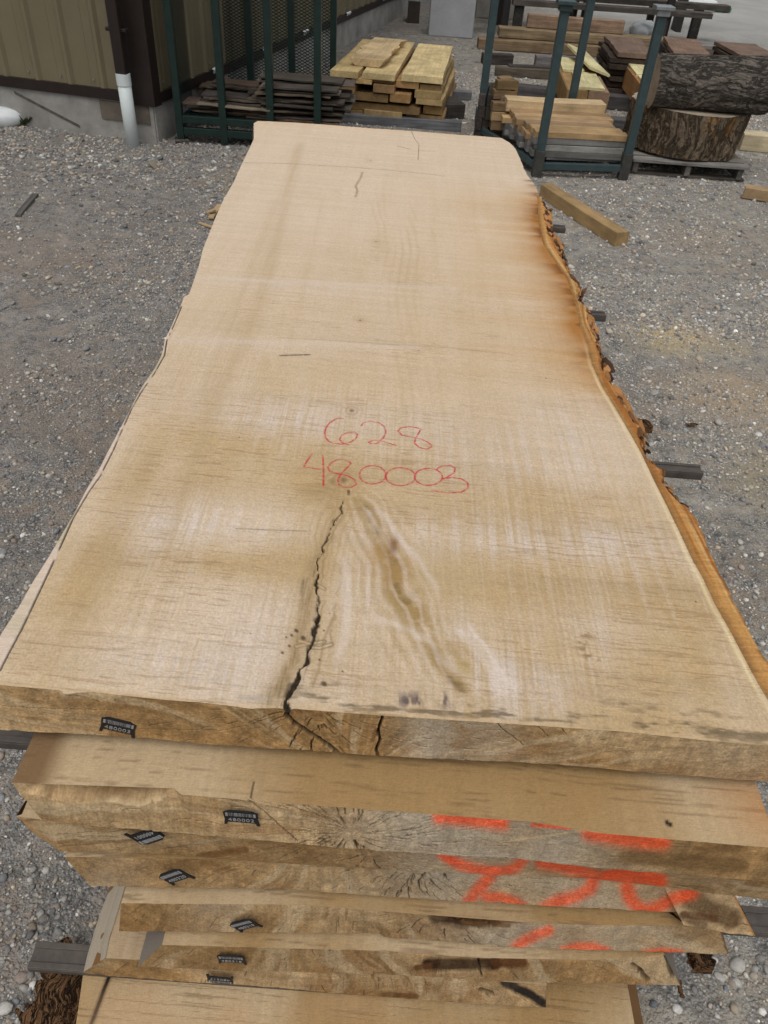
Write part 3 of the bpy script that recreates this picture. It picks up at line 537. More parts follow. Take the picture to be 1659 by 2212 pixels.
def end_color(P_, seed, pith=None, n_check=110, light=(0,), stroke=(), dark=(), base=1., span=None):
    X = P_[..., 0]; Zz = P_[..., 2]; PX, PY = proj(P_); a, b = X*.83+Zz*.55, -X*.55+Zz*.83
    pcx, pcz = (-.02, .66); th = np.arctan2(Zz-pcz, (X-pcx)*.8)+.35*(fbm(X*5+seed, Zz*5, 89, 3)-.5); rd = np.hypot(Zz-pcz, (X-pcx)*.8)+.03*(fbm(X*6+seed, Zz*8, 88, 3)-.5)
    n2 = fbm(X*60, Zz*25, 95+seed, 3); n3 = fbm(X*9+seed, Zz*12, 98+seed, 3); n1 = fbm(X*5+seed, Zz*7, 90+seed, 4); ray_ = fbm(th*26+seed, rd*9, 91, 4); ring = fbm(rd*120+seed, th*3, 92, 3)
    c = mixc(np.broadcast_to(lin(186, 152, 108), X.shape+(3,)), lin(154, 116, 70), np.clip(ss(.35, .66, n1)*.9, 0, 1)); c = mixc(c, lin(130, 92, 52), .6*ss(.54, .72, n3)*ss(.3, .6, n2))
    c = c*(1+.30*(ray_-.5)*2)[..., None]*(1+.22*(ring-.5)*2)[..., None]; c = mixc(c, lin(104, 74, 42), .55*ss(.60, .72, ray_)*ss(.45, .6, n3)); c = mixc(c, lin(206, 180, 140), .4*ss(.60, .74, fbm(th*14+9, rd*5+seed, 93, 3)))
    hgt = np.zeros_like(X); r0 = np.random.default_rng(seed+900)
    for i in range(46):       # fine checks along the rays, each board its own set
        x0 = r0.uniform(X.min(), X.max()); zz0 = r0.uniform(Zz.min(), Zz.max()); ang = math.atan2(zz0-pcz, x0-pcx)+r0.normal(0, .12); L_ = r0.uniform(.015, .07); d, u, g = dpoly(X+.0012*(n2-.5), Zz+.002*(n3-.5), [(x0, zz0), (x0+L_*math.cos(ang), zz0+L_*math.sin(ang))], .006); m = ss(r0.uniform(.0007, .0013), .0002, d)*r0.uniform(.3, .85)*ss(0, .1, u)*ss(.25, .5, vn(X*120, Zz*120, 94)); c = mixc(c, (.04, .027, .016), m)
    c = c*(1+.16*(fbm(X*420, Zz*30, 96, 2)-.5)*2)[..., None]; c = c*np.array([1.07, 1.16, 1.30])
    for px, rx, s in light: c = mixc(c, lin(188, 176, 156), np.clip(s*np.exp(-((PX-px)/rx)**2)*(.35+.9*fbm(X*14+seed, Zz*20, 104, 3)), 0, .85))
    r = np.random.default_rng(seed+500)
    k = max((X.max()-X.min()), .1)
    # ring arcs and radial checks about the pith
    if pith is not None:
        pw = onY(pith[0], pith[1], float(P_[..., 1].mean())); rad = np.hypot(X-pw[0], Zz-pw[2])
        c = c*(1-.10*ss(.6, 1, .5+.5*np.sin(rad*330+4*fbm(X*9, Zz*9, 107, 2)))*ss(.32, .05, rad))[..., None]
        for i in range(n_check):
            ra = abs(r.normal(0, .17))+.012; th = r.uniform(0, 2*math.pi); x0 = pw[0]+ra*math.cos(th); zz0 = pw[2]+ra*math.sin(th)
            if not (Zz.min() < zz0 < Zz.max()) or not (X.min() < x0 < X.max()): continue
            ang = math.atan2(zz0-pw[2], x0-pw[0])+r.normal(0, .10); L_ = r.uniform(.008, .035); pts = [(x0, zz0), (x0+L_*.5*math.cos(ang), zz0+L_*.5*math.sin(ang)), (x0+L_*math.cos(ang+.12), zz0+L_*math.sin(ang+.12))]
            d, u, g = dpoly(X, Zz, pts, .006); m = ss(r.uniform(.0009, .0015), .0003, d)*r.uniform(.4, .95); c = mixc(c, (.03, .02, .012), m); hgt -= .002*m
    for pts, wd, col, s in dark:
        d, u, g = dpoly(PX+5*(fbm(X*90, Zz*90, 110, 3)-.5), PY+4*(fbm(X*90+7, Zz*90, 111, 3)-.5), pts, 90); m = np.clip(s*ss(wd*1.15, wd*.45, d)*(.75+.5*n2), 0, 1); c = mixc(c, col, m); hgt -= (.006 if sum(col) < .15 and wd < 8 else 0)*m
    for pts, wd in stroke:
        d, u, g = dpoly(PX, PY, pts, 60); e = wd*(.85+.3*fbm(X*20, Zz*20, 113, 2)); m = np.clip(ss(e*2.3, e*.25, d)**1.5*(.52+.6*fbm(X*340, Zz*340, 114, 2))*(.70+.6*n3), 0, .88); c = mixc(c, lin(250, 96, 52), m)
    c = c*(1+.26*(vn(X*640, Zz*480, 115)-.5)*2)[..., None]*(1+.22*(n2-.5)*2)[..., None]
    return np.clip(c*base, 0, 1), hgt  # base dims the lower slabs' ends in colour, for weaker light down the stack
def split_path(pts): return pts
G1 = face_grid(NEAR, NEARB, 1100, 84, *Z[1], seed=1)
CK = [(622, 1533), (618, 1546), (634, 1562), (652, 1573), (668, 1583), (700, 1604), (722, 1620), (744, 1640)]
c1, h1 = end_color(G1, 1, (690, 1530), 230, light=((930, 60, .7), (1000, 90, .5), (1080, 60, .4), (1600, 120, .3)), dark=((CK, 5.5, (.02, .015, .01), .95), ([(655, 1572), (640, 1590), (628, 1606)], 1.4, (.03, .02, .015), .8), ([(668, 1582), (700, 1570), (706, 1568)], 1.2, (.03, .02, .015), .8), ([(826, 1549), (822, 1565), (816, 1580), (822, 1600), (812, 1622), (816, 1633)], 3.2, (.02, .014, .01), .95), ([(812, 1575), (806, 1600)], 5, lin(120, 84, 50), .7), ([(1075, 1562), (1085, 1576), (1130, 1610)], 1.3, (.03, .02, .015), .9), ([(1160, 1567), (1182, 1590)], 1.0, (.03, .02, .015), .8), ([(1210, 1571), (1222, 1586)], 1.0, (.03, .02, .015), .8), ([(0, 1525), (80, 1530), (240, 1534)], .9, (.04, .03, .02), .6), ([(300, 1575), (480, 1578), (560, 1560)], .9, (.04, .03, .02), .6), ([(250, 1512), (270, 1518), (272, 1528)], 5, lin(120, 90, 55), .5), ([(980, 1560), (1010, 1590), (985, 1610)], 12, lin(150, 118, 82), .5)))
G1[..., 1] -= h1*1.5; slab1.grid(G1, c1, True)
# sides, back, underside of slab 1
def sides(pt, f, sgn, z0, z1_, col, y0, y1, flip, flare=.0, n=260, rough=.01, seed=0):
    yy = np.linspace(y0, y1, n); s = np.linspace(0, 1, 10); Yg = np.repeat(yy[:, None], 10, 1); Sg = np.repeat(s[None, :], n, 0)
    X = f(Yg)+sgn*(flare*Sg+rough*(fbm(Yg*16, Sg*3, 120+seed, 4)-.5)*2*np.sin(math.pi*np.clip(Sg, 0, .5)))
    Zg = z0+(z1_-z0)*Sg; C_ = np.asarray(col)[None, None]*(.5+1.0*fbm(Yg*40, Sg*4, 124+seed, 4))[..., None]; pt.grid(np.stack([X, Yg, Zg], -1), C_, flip)
sides(slab1, gLo, -1, z1-.012, Z[1][1], lin(196, 182, 160), .60, 3.47, True, -.02, 260, .003)
def rect(pt, xa, ya, xb, yb_, z, col, flip=False):
    g = np.array([[[xa, ya, z], [xb, ya, z]], [[xa, yb_, z], [xb, yb_, z]]], float); pt.grid(g, col, flip)
# underside follows the outline
yy = np.linspace(.60, 3.46, 120); und = np.stack([np.stack([gLo(yy)-.0, yy, yy*0+Z[1][1]], -1), np.stack([gRo(yy), yy, yy*0+Z[1][1]], -1)], 1); slab1.grid(und, lin(150, 120, 85), False)
xs_ = np.linspace(fLo(3.47), W(1050, 295, z1)[0], 60); slab1.grid(np.stack([np.stack([xs_, fF(xs_)+.0, xs_*0+zz], -1) for zz in (z1, Z[1][1])], 1), lin(170, 140, 100), False)
s1 = slab1.build('wood_slab', M['sawn'])
tag(s1, 'topmost wide live-edge slab with red handwritten numbers and a long crack, on top of the stack', 'slab', 'live-edge slabs in the front stack')
# sapwood strip left, bark strip right
be = Patch(); X, Y = make_top(gLo, gLi, 26, 'sap'); yb0 = W(394, 662, z1)[1]; m_ = Y[:, 0] < yb0; X = X[m_]; Y = Y[m_]; uu = np.linspace(0, 1, 26)[None, :]
cs = mixc(np.broadcast_to(lin(220, 196, 174), X.shape+(3,)), lin(194, 178, 148), ss(.45, .70, fbm(X*3, Y*9, 130, 3))); cs = mixc(cs, lin(140, 132, 112), .5*ss(.58, .74, fbm(X*30, Y*12, 131, 3))*(Y > W(229, 972, z1)[1]))
cs = cs*(1+.14*(fbm(X*9, Y*330, 133, 2)-.5)*2)[..., None]; dd = gLi(Y)-X; seam = ss(.0042, .001, dd)*ss(.35, .55, fbm(Y*25, X*0, 134, 3)+.12); seam = seam*ss(2.3, 1.6, Y); cs = mixc(cs, lin(66, 46, 34), np.clip(seam, 0, .9))
zz = z1-.010*ss(.4, 0, uu)*ss(.8, 1.4, Y)-.012*ss(.12, 0, uu)-.004*seam; be.grid(np.stack([X, Y, zz], -1), cs*np.array([.92, .96, 1.0]), True); be.build('sapwood_edge', M['sawn'], s1)
br = Patch(); X, Y = make_top(gRi, gRo, 70, 'bark'); m_ = Y[:, 0] < yb+.05; X = X[m_]; Y = Y[m_]; uu = np.linspace(0, 1, 70)[None, :]; wd_ = (gRo(Y)-gRi(Y)); dd = X-gRi(Y)
cb = mixc(np.broadcast_to(lin(206, 142, 76), X.shape+(3,)), lin(176, 104, 46), ss(.4, .65, fbm(dd*60, Y*3, 140, 4))); cb = mixc(cb, lin(222, 172, 108), .7*ss(.52, .68, fbm(dd*90+4, Y*2.2, 143, 3)))
cb = mixc(cb, lin(132, 92, 52), .8*ss(.018, .002, dd)*(.4+.8*fbm(X*60, Y*60, 144, 3))); cb = cb*(1+.2*(fbm(X*9, Y*330, 145, 2)-.5)*2)[..., None]
lump = ss(.50, .66, fbm(X*26, Y*14, 147, 4))*ss(.35, .8, uu)*ss(.8, 1.2, Y); cb = mixc(cb, lin(70, 44, 28), np.clip(lump*1.1, 0, .9)); edge = ss(.012, 0, wd_-dd)*ss(.4, .6, fbm(X*50, Y*50, 149, 3)); cb = mixc(cb, lin(110, 62, 30), edge*.8)
cb = cb*(1+.25*(vn(X*500, Y*400, 148)-.5))[..., None]
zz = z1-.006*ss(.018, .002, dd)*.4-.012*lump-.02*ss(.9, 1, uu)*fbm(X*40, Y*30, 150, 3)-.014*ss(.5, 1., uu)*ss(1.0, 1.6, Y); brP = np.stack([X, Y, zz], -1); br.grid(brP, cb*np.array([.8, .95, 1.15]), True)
sides(br, lambda y: gRo(y), 1, z1-.02, Z[1][1], lin(104, 70, 44), .60, yb+.04, False, -.012, 500, .018, 3)
be_o = br.build('bark_edge', M['sawn'], s1)
def sub_ico():
    p_ = (1+5**.5)/2; V = np.array([(-1, p_, 0), (1, p_, 0), (-1, -p_, 0), (1, -p_, 0), (0, -1, p_), (0, 1, p_), (0, -1, -p_), (0, 1, -p_), (p_, 0, -1), (p_, 0, 1), (-p_, 0, -1), (-p_, 0, 1)], float); V /= np.linalg.norm(V[0])
    return V, np.array([(0, 11, 5), (0, 5, 1), (0, 1, 7), (0, 7, 10), (0, 10, 11), (1, 5, 9), (5, 11, 4), (11, 10, 2), (10, 7, 6), (7, 1, 8), (3, 9, 4), (3, 4, 2), (3, 2, 6), (3, 6, 8), (3, 8, 9), (4, 9, 5), (2, 4, 11), (6, 2, 10), (8, 6, 7), (9, 8, 1)])
v0, f0 = sub_ico(); VV = []; FF = []; CC = []; rf_ = np.random.default_rng(77)
for i in range(900):
    y = rf_.uniform(.66, yb-.02)**1.0; far_ = ss(.9, 1.5, y); xo = float(gRo(np.array(y))); s_ = rf_.uniform(.4, 1.0)*(.35+.65*far_)*(1+.9*(vn(np.array(y*9.), np.array(2.), 151) > .62))
    sl = (float(fRo(np.array(y+.03)))-float(fRo(np.array(y-.03))))/.06; q = v0*(1+.5*(rf_.random((12, 1))-.5))*np.array([.0055, .021, .0045])*s_; a_ = -math.atan(sl)+rf_.normal(0, .22)
    X_ = q[:, 0]*math.cos(a_)-q[:, 1]*math.sin(a_); Y_ = q[:, 0]*math.sin(a_)+q[:, 1]*math.cos(a_); dz_ = rf_.uniform(0, 1)
    VV.append(np.column_stack([X_+xo-rf_.uniform(-.004, .012)+.004*dz_, Y_+y, q[:, 2]+z1-.008-.05*dz_**1.5])); FF.append(f0+12*i); k_ = rf_.random()
    CC.append(np.repeat([(lin(178, 128, 80) if k_ < .38 else lin(116, 82, 54) if k_ < .72 else lin(66, 50, 40))*rf_.uniform(.7, 1.1)], 12, 0))
me = rawmesh('bark_flakes', np.concatenate(VV), np.concatenate(FF), np.concatenate(CC)); me.materials.append(M['sawn']); link(bpy.data.objects.new('bark_flakes', me), s1)

# --- generic lower slabs
def lower(idx, T, B, label, pith=None, light=(), stroke=(), dark=(), left=None, right=None, base=.88, ntop=(420, 130), seed=0, topcol=None, Lx=None, Rx=None, checks=120, ylen=.42):
    zt, zb = Z[idx]; Pt = Patch(); Tw = Wxy(T, zt) if not isinstance(T, np.ndarray) else T; Bw = Wxy(B, zb) if not isinstance(B, np.ndarray) else B
    G_ = face_grid(Tw, Bw, 900, 64, zt, zb, seed=seed); c_, h_ = end_color(G_, seed, pith, checks, light, stroke, dark, base); G_[..., 1] -= h_*1.5
    if idx == 2:      # broken-out chip along the upper left arris, recess shade painted into its colour
        PX, PY = proj(G_); u_ = ss(40, 120, PX)*ss(395, 330, PX); low = 7*(fbm(G_[..., 0]*50, G_[..., 2]*0, 122, 3)-.5)*2+np.interp(PX, [40, 165, 240, 300, 345, 385, 400], [1712, 1738, 1735, 1738, 1728, 1706, 1700]); m = (PY < low)*u_
        G_[..., 1] += .030*m*ss(0, 1, (low-PY)/30.)**.5*ss(.0, .25, np.broadcast_to(np.linspace(0, 1, 64)[None, :], PX.shape)+.1); edge = np.exp(-((PY-low)/3.2)**2)*u_; n_ = fbm(G_[..., 0]*60, G_[..., 2]*90, 121, 4); c_ = mixc(c_, lin(138, 112, 80), .6*m*n_*1.5); c_ = mixc(c_, lin(206, 184, 148), np.clip(edge*(.2+1.0*n_), 0, .8)*ss(170, 260, PX)); c_ = mixc(c_, lin(136, 84, 50), np.clip(edge*ss(.5, .62, n_), 0, .7)*ss(250, 300, PX))
    Pt.grid(G_, c_, True)
    nx, ny = ntop; u = np.linspace(0, 1, nx)[:, None]; s = np.r_[np.linspace(0, ylen, ny), [1.5, 2.75]][None, :]
    xl, xr = Tw[0, 0], Tw[-1, 0]; Lf = Lx or (lambda y0: 0*y0); 
    tx = xl+(xr-xl)*u; y0 = np.interp(tx, Tw[:, 0], Tw[:, 1]); Yt = y0+s
    if left is None: lf = lambda y: np.maximum(xl+.0*y, fLo(np.clip(y, .6, 3.4))+.03)
    else: lw = Wxy(left, zt); lf = lambda y: np.where(y < lw[:, 1].max(), np.interp(y, np.sort(lw[:, 1]), lw[np.argsort(lw[:, 1]), 0]), np.maximum(lw[-1, 0], fLo(np.clip(y, .6, 3.4))+.03))
    rf = lambda y: np.minimum(xr, fRo(np.clip(y, .6, 3.4))-.03) if right is None else xr+0*y
    Xt = lf(Yt)+(rf(Yt)-lf(Yt))*u; Xt[:, 0] = tx[:, 0]
    fb = fbm(Xt*150+seed, Yt*4, 160+seed, 3); cr = fbm(Xt*8, Yt*300+Xt*9, 163+seed, 3); n1 = fbm(Xt*4, Yt*3, 166+seed, 3)
    cc = mixc(np.broadcast_to(lin(198, 168, 124), Xt.shape+(3,)), lin(170, 134, 84), ss(.35, .65, n1)); cc = cc*(1+.16*(fb-.5))[..., None]; cc = mixc(cc, lin(120, 92, 60), .5*ss(.64, .78, cr)); cc = cc*(1+.16*(vn(Xt*600, Yt*450, 168)-.5))[..., None]
    if topcol: cc = topcol(cc, Xt, Yt)
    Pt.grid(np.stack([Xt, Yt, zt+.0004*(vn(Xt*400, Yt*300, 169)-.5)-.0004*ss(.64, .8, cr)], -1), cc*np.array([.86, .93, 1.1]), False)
    # sides, back and underside
    n = 60; yy = np.linspace(0, 2.75, n)
    for f_, xa, ba, fl in ((lf, Tw[0], Bw[0], False), (rf, Tw[-1], Bw[-1], True)):
        y_ = xa[1]+yy; dx = (ba[0]-xa[0]); top = np.stack([f_(y_), y_, y_*0+zt], -1); bot = np.stack([f_(y_)+dx*ss(2, 0, yy), y_*1.0, y_*0+zb], -1)
        top[0, 0] = xa[0]; bot[0] = [ba[0], ba[1], zb]; mid = (top+bot)/2; mid[:, 0] += .006*(fbm(y_*30, y_*0, 170+seed, 3)-.5)
        g = np.stack([top, top*.7+bot*.3+(mid-(top+bot)/2), mid, bot], 1); Pt.grid(g, (lin(122, 114, 104) if idx == 6 else lin(120, 88, 56))*(.7+.8*fbm(y_*30, y_*0, 173+seed, 3))[:, None, None], fl)
    y_ = np.r_[0, np.linspace(.05, 2.72, 12)][None, :]; ub = np.linspace(0, 1, 60)[:, None]; bx = Bw[0, 0]+(Bw[-1, 0]-Bw[0, 0])*ub; by = np.interp(bx, Bw[:, 0], Bw[:, 1])+.0006+y_; mx = lf(by)*(1-ub)+rf(by)*ub; mx[:, 0] = bx[:, 0]; Pt.grid(np.stack([mx, by, by*0+zb], -1), lin(130, 100, 66), True)
    e = np.stack([np.stack([Xt[:, -1], Yt[:, -1], 0*Xt[:, -1]+zt], -1), np.stack([Xt[:, -1], Yt[:, -1], 0*Xt[:, -1]+zb], -1)], 1); Pt.grid(e, lin(150, 115, 75), False)
    o = Pt.build('wood_slab', M['sawn']); return tag(o, label, 'slab', 'live-edge slabs in the front stack')
K = lambda L_: [(829.5+.5*a, 1809+.5*b) for a, b in L_]
ln = lambda xa, ya, xb, yb_, n=2: np.array([(xa, ya), (xb, yb_)])
def t2c(c, X, Y):
    c = mixc(c, lin(190, 128, 70), .75*ss(.45, .60, X+.1*(fbm(X*6, Y*20, 180, 3)-.5))*(.4+.8*fbm(X*4, Y*30, 181, 3)))
    c = mixc(c, lin(110, 76, 42), .8*ss(-.405, -.44, X+.01*(fbm(X*20, Y*20, 182, 3)-.5)))
    d, u, g = dpoly(X, Y, Wxy([(548, 1690), (541, 1729)], Z[2][0]), .02); c = mixc(c, (.06, .04, .025), ss(.0016, .0005, d)*.9)
    for px, py, r in ((1442, 1778, .004), (1448, 1781, .003)):
        k = W(px, py, Z[2][0]); c = mixc(c, (.02, .015, .01), ss(1.2, .7, np.hypot(X-k[0], Y-k[1])/r))
    return c
s2 = lower(2, [(25, 1691), (200, 1697), (375, 1703), (391, 1716), (540, 1729), (829, 1751), (1155, 1776), (1290, 1799), (1480, 1816), (1659, 1831), (1720, 1837)],
      [(90, 1770), (150, 1779), (550, 1814), (829, 1839), (1129, 1856), (1279, 1874), (1659, 1904), (1730, 1910)],
      'second slab from the top, its end stapled with the tag reading 480002', (760, 1800), ((1000, 200, .75), (1200, 160, .6), (900, 120, .5)),
      ((([(950, 1765), (1040, 1772), (1085, 1776)], 14), ([(1275, 1800), (1360, 1812), (1430, 1818)], 15), ([(1150, 1782), (1230, 1788)], 4))),
      (([(541, 1730), (580, 1762), (642, 1817)], 2.0, (.03, .02, .012), .8), ([(1080, 1820), (1160, 1808), (1230, 1798), (1285, 1795)], 2.5, lin(215, 186, 140), .7), ([(480, 1790), (640, 1792)], 14, lin(146, 106, 60), .4), ([(1350, 1850), (1600, 1870)], 20, lin(120, 92, 58), .7)), seed=2, topcol=t2c, checks=520)
s3 = lower(3, [(35, 1763), (100, 1772), (150, 1778), (550, 1813), (829, 1838), (1129, 1855), (1279, 1873), (1659, 1903), (1730, 1909)],
      [(76, 1803), (130, 1839), (350, 1844), (480, 1853), (829, 1879), (1289, 1899), (1659, 1944), (1730, 1950)],
      'third slab from the top, its corner sticking out at the left under the second slab', (800, 1835), ((1000, 200, .6),),
      ((K([(255, 70), (285, 95), (330, 120), (400, 138), (470, 148), (530, 145), (570, 130), (600, 95)]), 11), (K([(680, 110), (760, 125), (850, 150), (905, 168)]), 12), (K([(960, 190), (1080, 198), (1190, 190)]), 14), (K([(960, 165), (1040, 150), (1120, 160), (1190, 180)]), 10)),
      (([(1290, 1895), (1340, 1880), (1400, 1878)], 8, lin(80, 40, 25), .6), ([(30, 1760), (60, 1790), (110, 1825)], 12, lin(190, 150, 104), .6), ([(430, 1850), (530, 1835)], 9, lin(110, 70, 32), .6)), seed=3, checks=300)
s4 = lower(4, [(140, 1851), (415, 1855), (480, 1857), (829, 1878), (1289, 1898), (1588, 1935)],
      [(195, 1914), (320, 1916), (640, 1921), (820, 1936), (1129, 1954), (1469, 1971), (1475, 1998), (1560, 2014), (1632, 2022)],
      'fourth slab from the top, its end stapled with the tag reading 480320', (900, 1870), ((950, 160, .7), (1250, 180, .55), (250, 60, .4)),
      ((K([(460, 165), (430, 200), (395, 240), (355, 290)]), 11), (K([(445, 258), (500, 258), (560, 275), (600, 300)]), 10), (K([(905, 185), (890, 225), (830, 255), (760, 275), (690, 310)]), 12), (K([(1050, 215), (1060, 260), (1090, 295), (1130, 318), (1190, 300), (1260, 262), (1330, 240)]), 13)),
      ((K([(180, 155), (152, 185), (150, 225)]), 1.6, (.03, .02, .015), .9), (K([(262, 160), (266, 176)]), 3, (.05, .035, .025), .8), ([(1490, 1940), (1530, 1965), (1580, 1985)], 28, lin(84, 60, 36), .75), ([(1588, 1935), (1632, 2022)], 5, lin(176, 124, 64), .8), (K([(1290, 340), (1380, 380)]), 12, lin(70, 44, 26), .6), ([(1478, 1975), (1545, 1985)], 10, lin(96, 60, 34), .7)), seed=4, checks=420, base=.84)
s5 = lower(5, [(262, 1951), (440, 1953), (650, 1954), (829, 1969), (1129, 1992), (1300, 1999), (1478, 2000), (1560, 2012)],
      [(257, 2011), (820, 2016), (829, 2024), (1129, 2046), (1574, 2061)],
      'fifth slab from the top with a dark bark pocket in its end above the orange strokes', (960, 1975), ((1100, 180, .6), (1350, 150, .5), (450, 60, .3)),
      ((K([(712, 402), (660, 420), (610, 445), (560, 485)]), 10), (K([(778, 490), (830, 474), (900, 474), (960, 492)]), 9), (K([(1130, 502), (1200, 497), (1280, 502)]), 8)),
      (([(945, 1978), (1000, 1986), (1065, 1984)], 22, lin(70, 48, 30), .95), ([(1065, 1990), (1120, 1985)], 10, lin(100, 70, 44), .7), ([(950, 1992), (980, 1996), (1030, 2004)], 3, (.015, .01, .008), .9), ([(965, 1965), (985, 1990), (1035, 1975), (1062, 2000)], 3, (.02, .014, .01), .9), ([(1000, 1992), (1100, 2000)], 5, lin(110, 78, 42), .7), ([(1560, 2010), (1575, 2060)], 6, lin(90, 60, 38), .7)), seed=5, checks=160, base=.82)
s6 = lower(6, [(350, 2041), (710, 2051), (829, 2054), (1029, 2069), (1279, 2074), (1436, 2063)], [(297, 2089), (500, 2096), (820, 2104), (1079, 2119), (1469, 2129)],
      'sixth slab from the top, its end stapled with the upright tag reading 480318', (640, 1990), (), (),
      (([(925, 2082), (1000, 2084), (1070, 2082)], 17, lin(58, 37, 21), .92), ([(1070, 2080), (1130, 2080)], 12, lin(92, 56, 28), .8), ([(900, 2090), (930, 2086)], 8, lin(96, 62, 34), .8), ([(945, 2098), (1020, 2096), (1060, 2090)], 4, (.02, .013, .01), .9), ([(1030, 2060), (1040, 2110)], 2, (.02, .013, .01), .9), ([(1100, 2080), (1130, 2085)], 14, lin(100, 62, 30), .5), ([(1368, 2085), (1385, 2100), (1398, 2118)], 6, lin(60, 38, 22), .7), ([(1438, 2066), (1452, 2110)], 5, (.03, .03, .03), .7), ([(712, 2050), (712, 2056)], 1.5, (.03, .02, .015), .8)), seed=6, checks=60, base=.8)
s7 = lower(7, np.array([tuple(W(228, 2070, .228)[:2]), tuple(W(293, 2073, .228)[:2]), (-.2, .497), (.1, .49), (W(1180, 2118, .228)[0], .488)]), [(181, 2101), (235, 2108), (600, 2134), (829, 2154), (1000, 2166), (1179, 2176)],
      'seventh slab from the top with a wide pale bevelled left side and an upside-down tag', (600, 2040), (), (), (([(1090, 2122), (1140, 2145), (1179, 2170)], 12, (.025, .02, .018), .9), ([(1040, 2140), (1062, 2148)], 7, lin(66, 42, 22), .8), ([(829, 2148), (900, 2152)], 7, lin(96, 62, 34), .7)), seed=7, checks=30, base=.8,
      left=[(228, 2070), (236, 2030), (250, 1985), (262, 1944)], topcol=lambda c, X, Y: mixc(mixc(c, lin(196, 168, 130)*.95, .8*ss(-.22, -.34, X)*(.4+.9*fbm(X*140, Y*5, 191, 3))), lin(112, 108, 104), .9*np.exp(-((X+.275-(Y-.5)*.25)/.022)**2)*(.4+fbm(X*30, Y*90, 190, 3))))
zt, zb = Z[7]; La = Wxy([(228, 2070), (236, 2030), (250, 1985), (266, 1930), (290, 1850)], zt); Lb = Wxy([(181, 2101), (193, 2052), (208, 2000), (222, 1958), (243, 1905)], zb)
t_ = np.linspace(0, 1, 60); A_ = curve(La, 60); B_ = curve(Lb, 60); A_ = np.column_stack([A_, np.full(60, zt)]); B_ = np.column_stack([B_, np.full(60, zb)]); mid = (A_+B_)/2; mid[:, 0] += .004*np.sin(t_*9)
s_ = np.linspace(0, 1, 12)[None, :, None]; g = A_[:, None]*(1-s_)+B_[:, None]*s_; g[..., 2] += .0015; g[..., 0] += .003*(fbm(g[..., 1]*20, g[..., 2]*40, 191, 3)-.5)
P_ = Patch(); P_.grid(g, lin(190, 176, 156)[None, None]*(.75+.45*fbm(g[..., 2]*130, g[..., 1]*6, 192, 3))[..., None]*.9, False); P_.build('sapwood_edge', M['sawn'], s7)
def t8c(c, X, Y):
    d, u, g = dpoly(X+.004*(fbm(X*20, Y*20, 195, 3)-.5), Y, Wxy([(240, 2095), (237, 2108), (218, 2160), (196, 2212), (170, 2270)], Z[8][0]), .03); c = mixc(c, lin(92, 62, 34), .5*ss(.009, .003, d)); c = mixc(c, (.02, .014, .01), ss(.0045, .0015, d))
    return mixc(c, lin(198, 158, 112), .5*ss(.4, .7, fbm(X*6, Y*6, 196, 3)))
s8 = lower(8, [(120, 2330), (700, 2350), (1395, 2350)], [(110, 2460), (700, 2480), (1440, 2480)], 'lowest and widest slab of the stack, its sawn top showing at the bottom of the picture', None, (), (), (), seed=8,
      left=[(120, 2330), (164, 2212), (179, 2108), (196, 2050)], right=1, topcol=t8c, ylen=.5, ntop=(700, 300), base=.85)
# --- stickers and base bunks
SX = dict(cat='sticker', group='dark stickers between the slabs')
def sticker(x0, x1, y, z, h, wy, label, rz=0, col=0):
    a = Vector((x0, y, z)); mb = MB(); c = ((x0+x1)/2, y, z+h/2)
    L = x1-x0
    mb.box((0, 0, 0), (L, wy, h*.62)); mb.box((0, -wy*.36, 0), (L-.0006, wy*.24, h*.98)); mb.box((0, wy*.36, 0), (L-.0006, wy*.24, h*.98))
    o = mb.build('sticker', M['sticker'], None, .0012); o.location = c; o.rotation_euler.z = rz; return tag(o, label, **SX)
for (pa, lab) in (((1515, 1010), 'dark sticker end jutting out right, nearest of those beside the bark edge'), ((1308, 676), 'dark sticker end jutting out at the right halfway along the top slab'), ((1221, 489), 'dark sticker end jutting out at the right near the far end of the top slab')):
    k = W(*pa, .72); sticker(fLo(k[1])+.04, k[0], k[1], Z[1][1]-.0235, .020, .032, lab, -.01)
k2 = W(20, 1597, .60); sticker(W(-60, 1592, .60)[0], .3, k2[1]+.01, Z[2][1]-.0215, .022, .045, 'dark sticker end jutting out at the left frame edge below the top slab')
k = W(66, 2060, .165); sticker(k[0], .2, W(120, 2062, .165)[1], Z[7][1]-.0245, .020, .046, 'grooved grey sticker jutting out at the lower left above the bottom slab', .0)
k = W(1720, 1995, .32); sticker(-.2, k[0]+.02, W(1645, 1994, .32)[1], .314, .020, .045, 'dark sticker jutting out at the lower right edge below the fourth slab')
for i in (2, 3, 4, 5, 6, 7):
    for y in (1.0, 1.8, 2.9):
        sticker(-.3, .3, y, Z[i][1]-(Z[i][1]-Z[i+1][0])+.0005, Z[i][1]-Z[i+1][0]-.001, .04, 'dark sticker lying hidden inside the stack')
for y in (.62, 1.8, 3.0):
    o = board('base_bunk', (-.38, y, -.03), (.42, y, -.03), .10, .0845, (.12, .10, .08), M['rough']); tag(o, 'squared timber bunk on the gravel under the lowest slab', 'timber', 'bunks under the front stack')
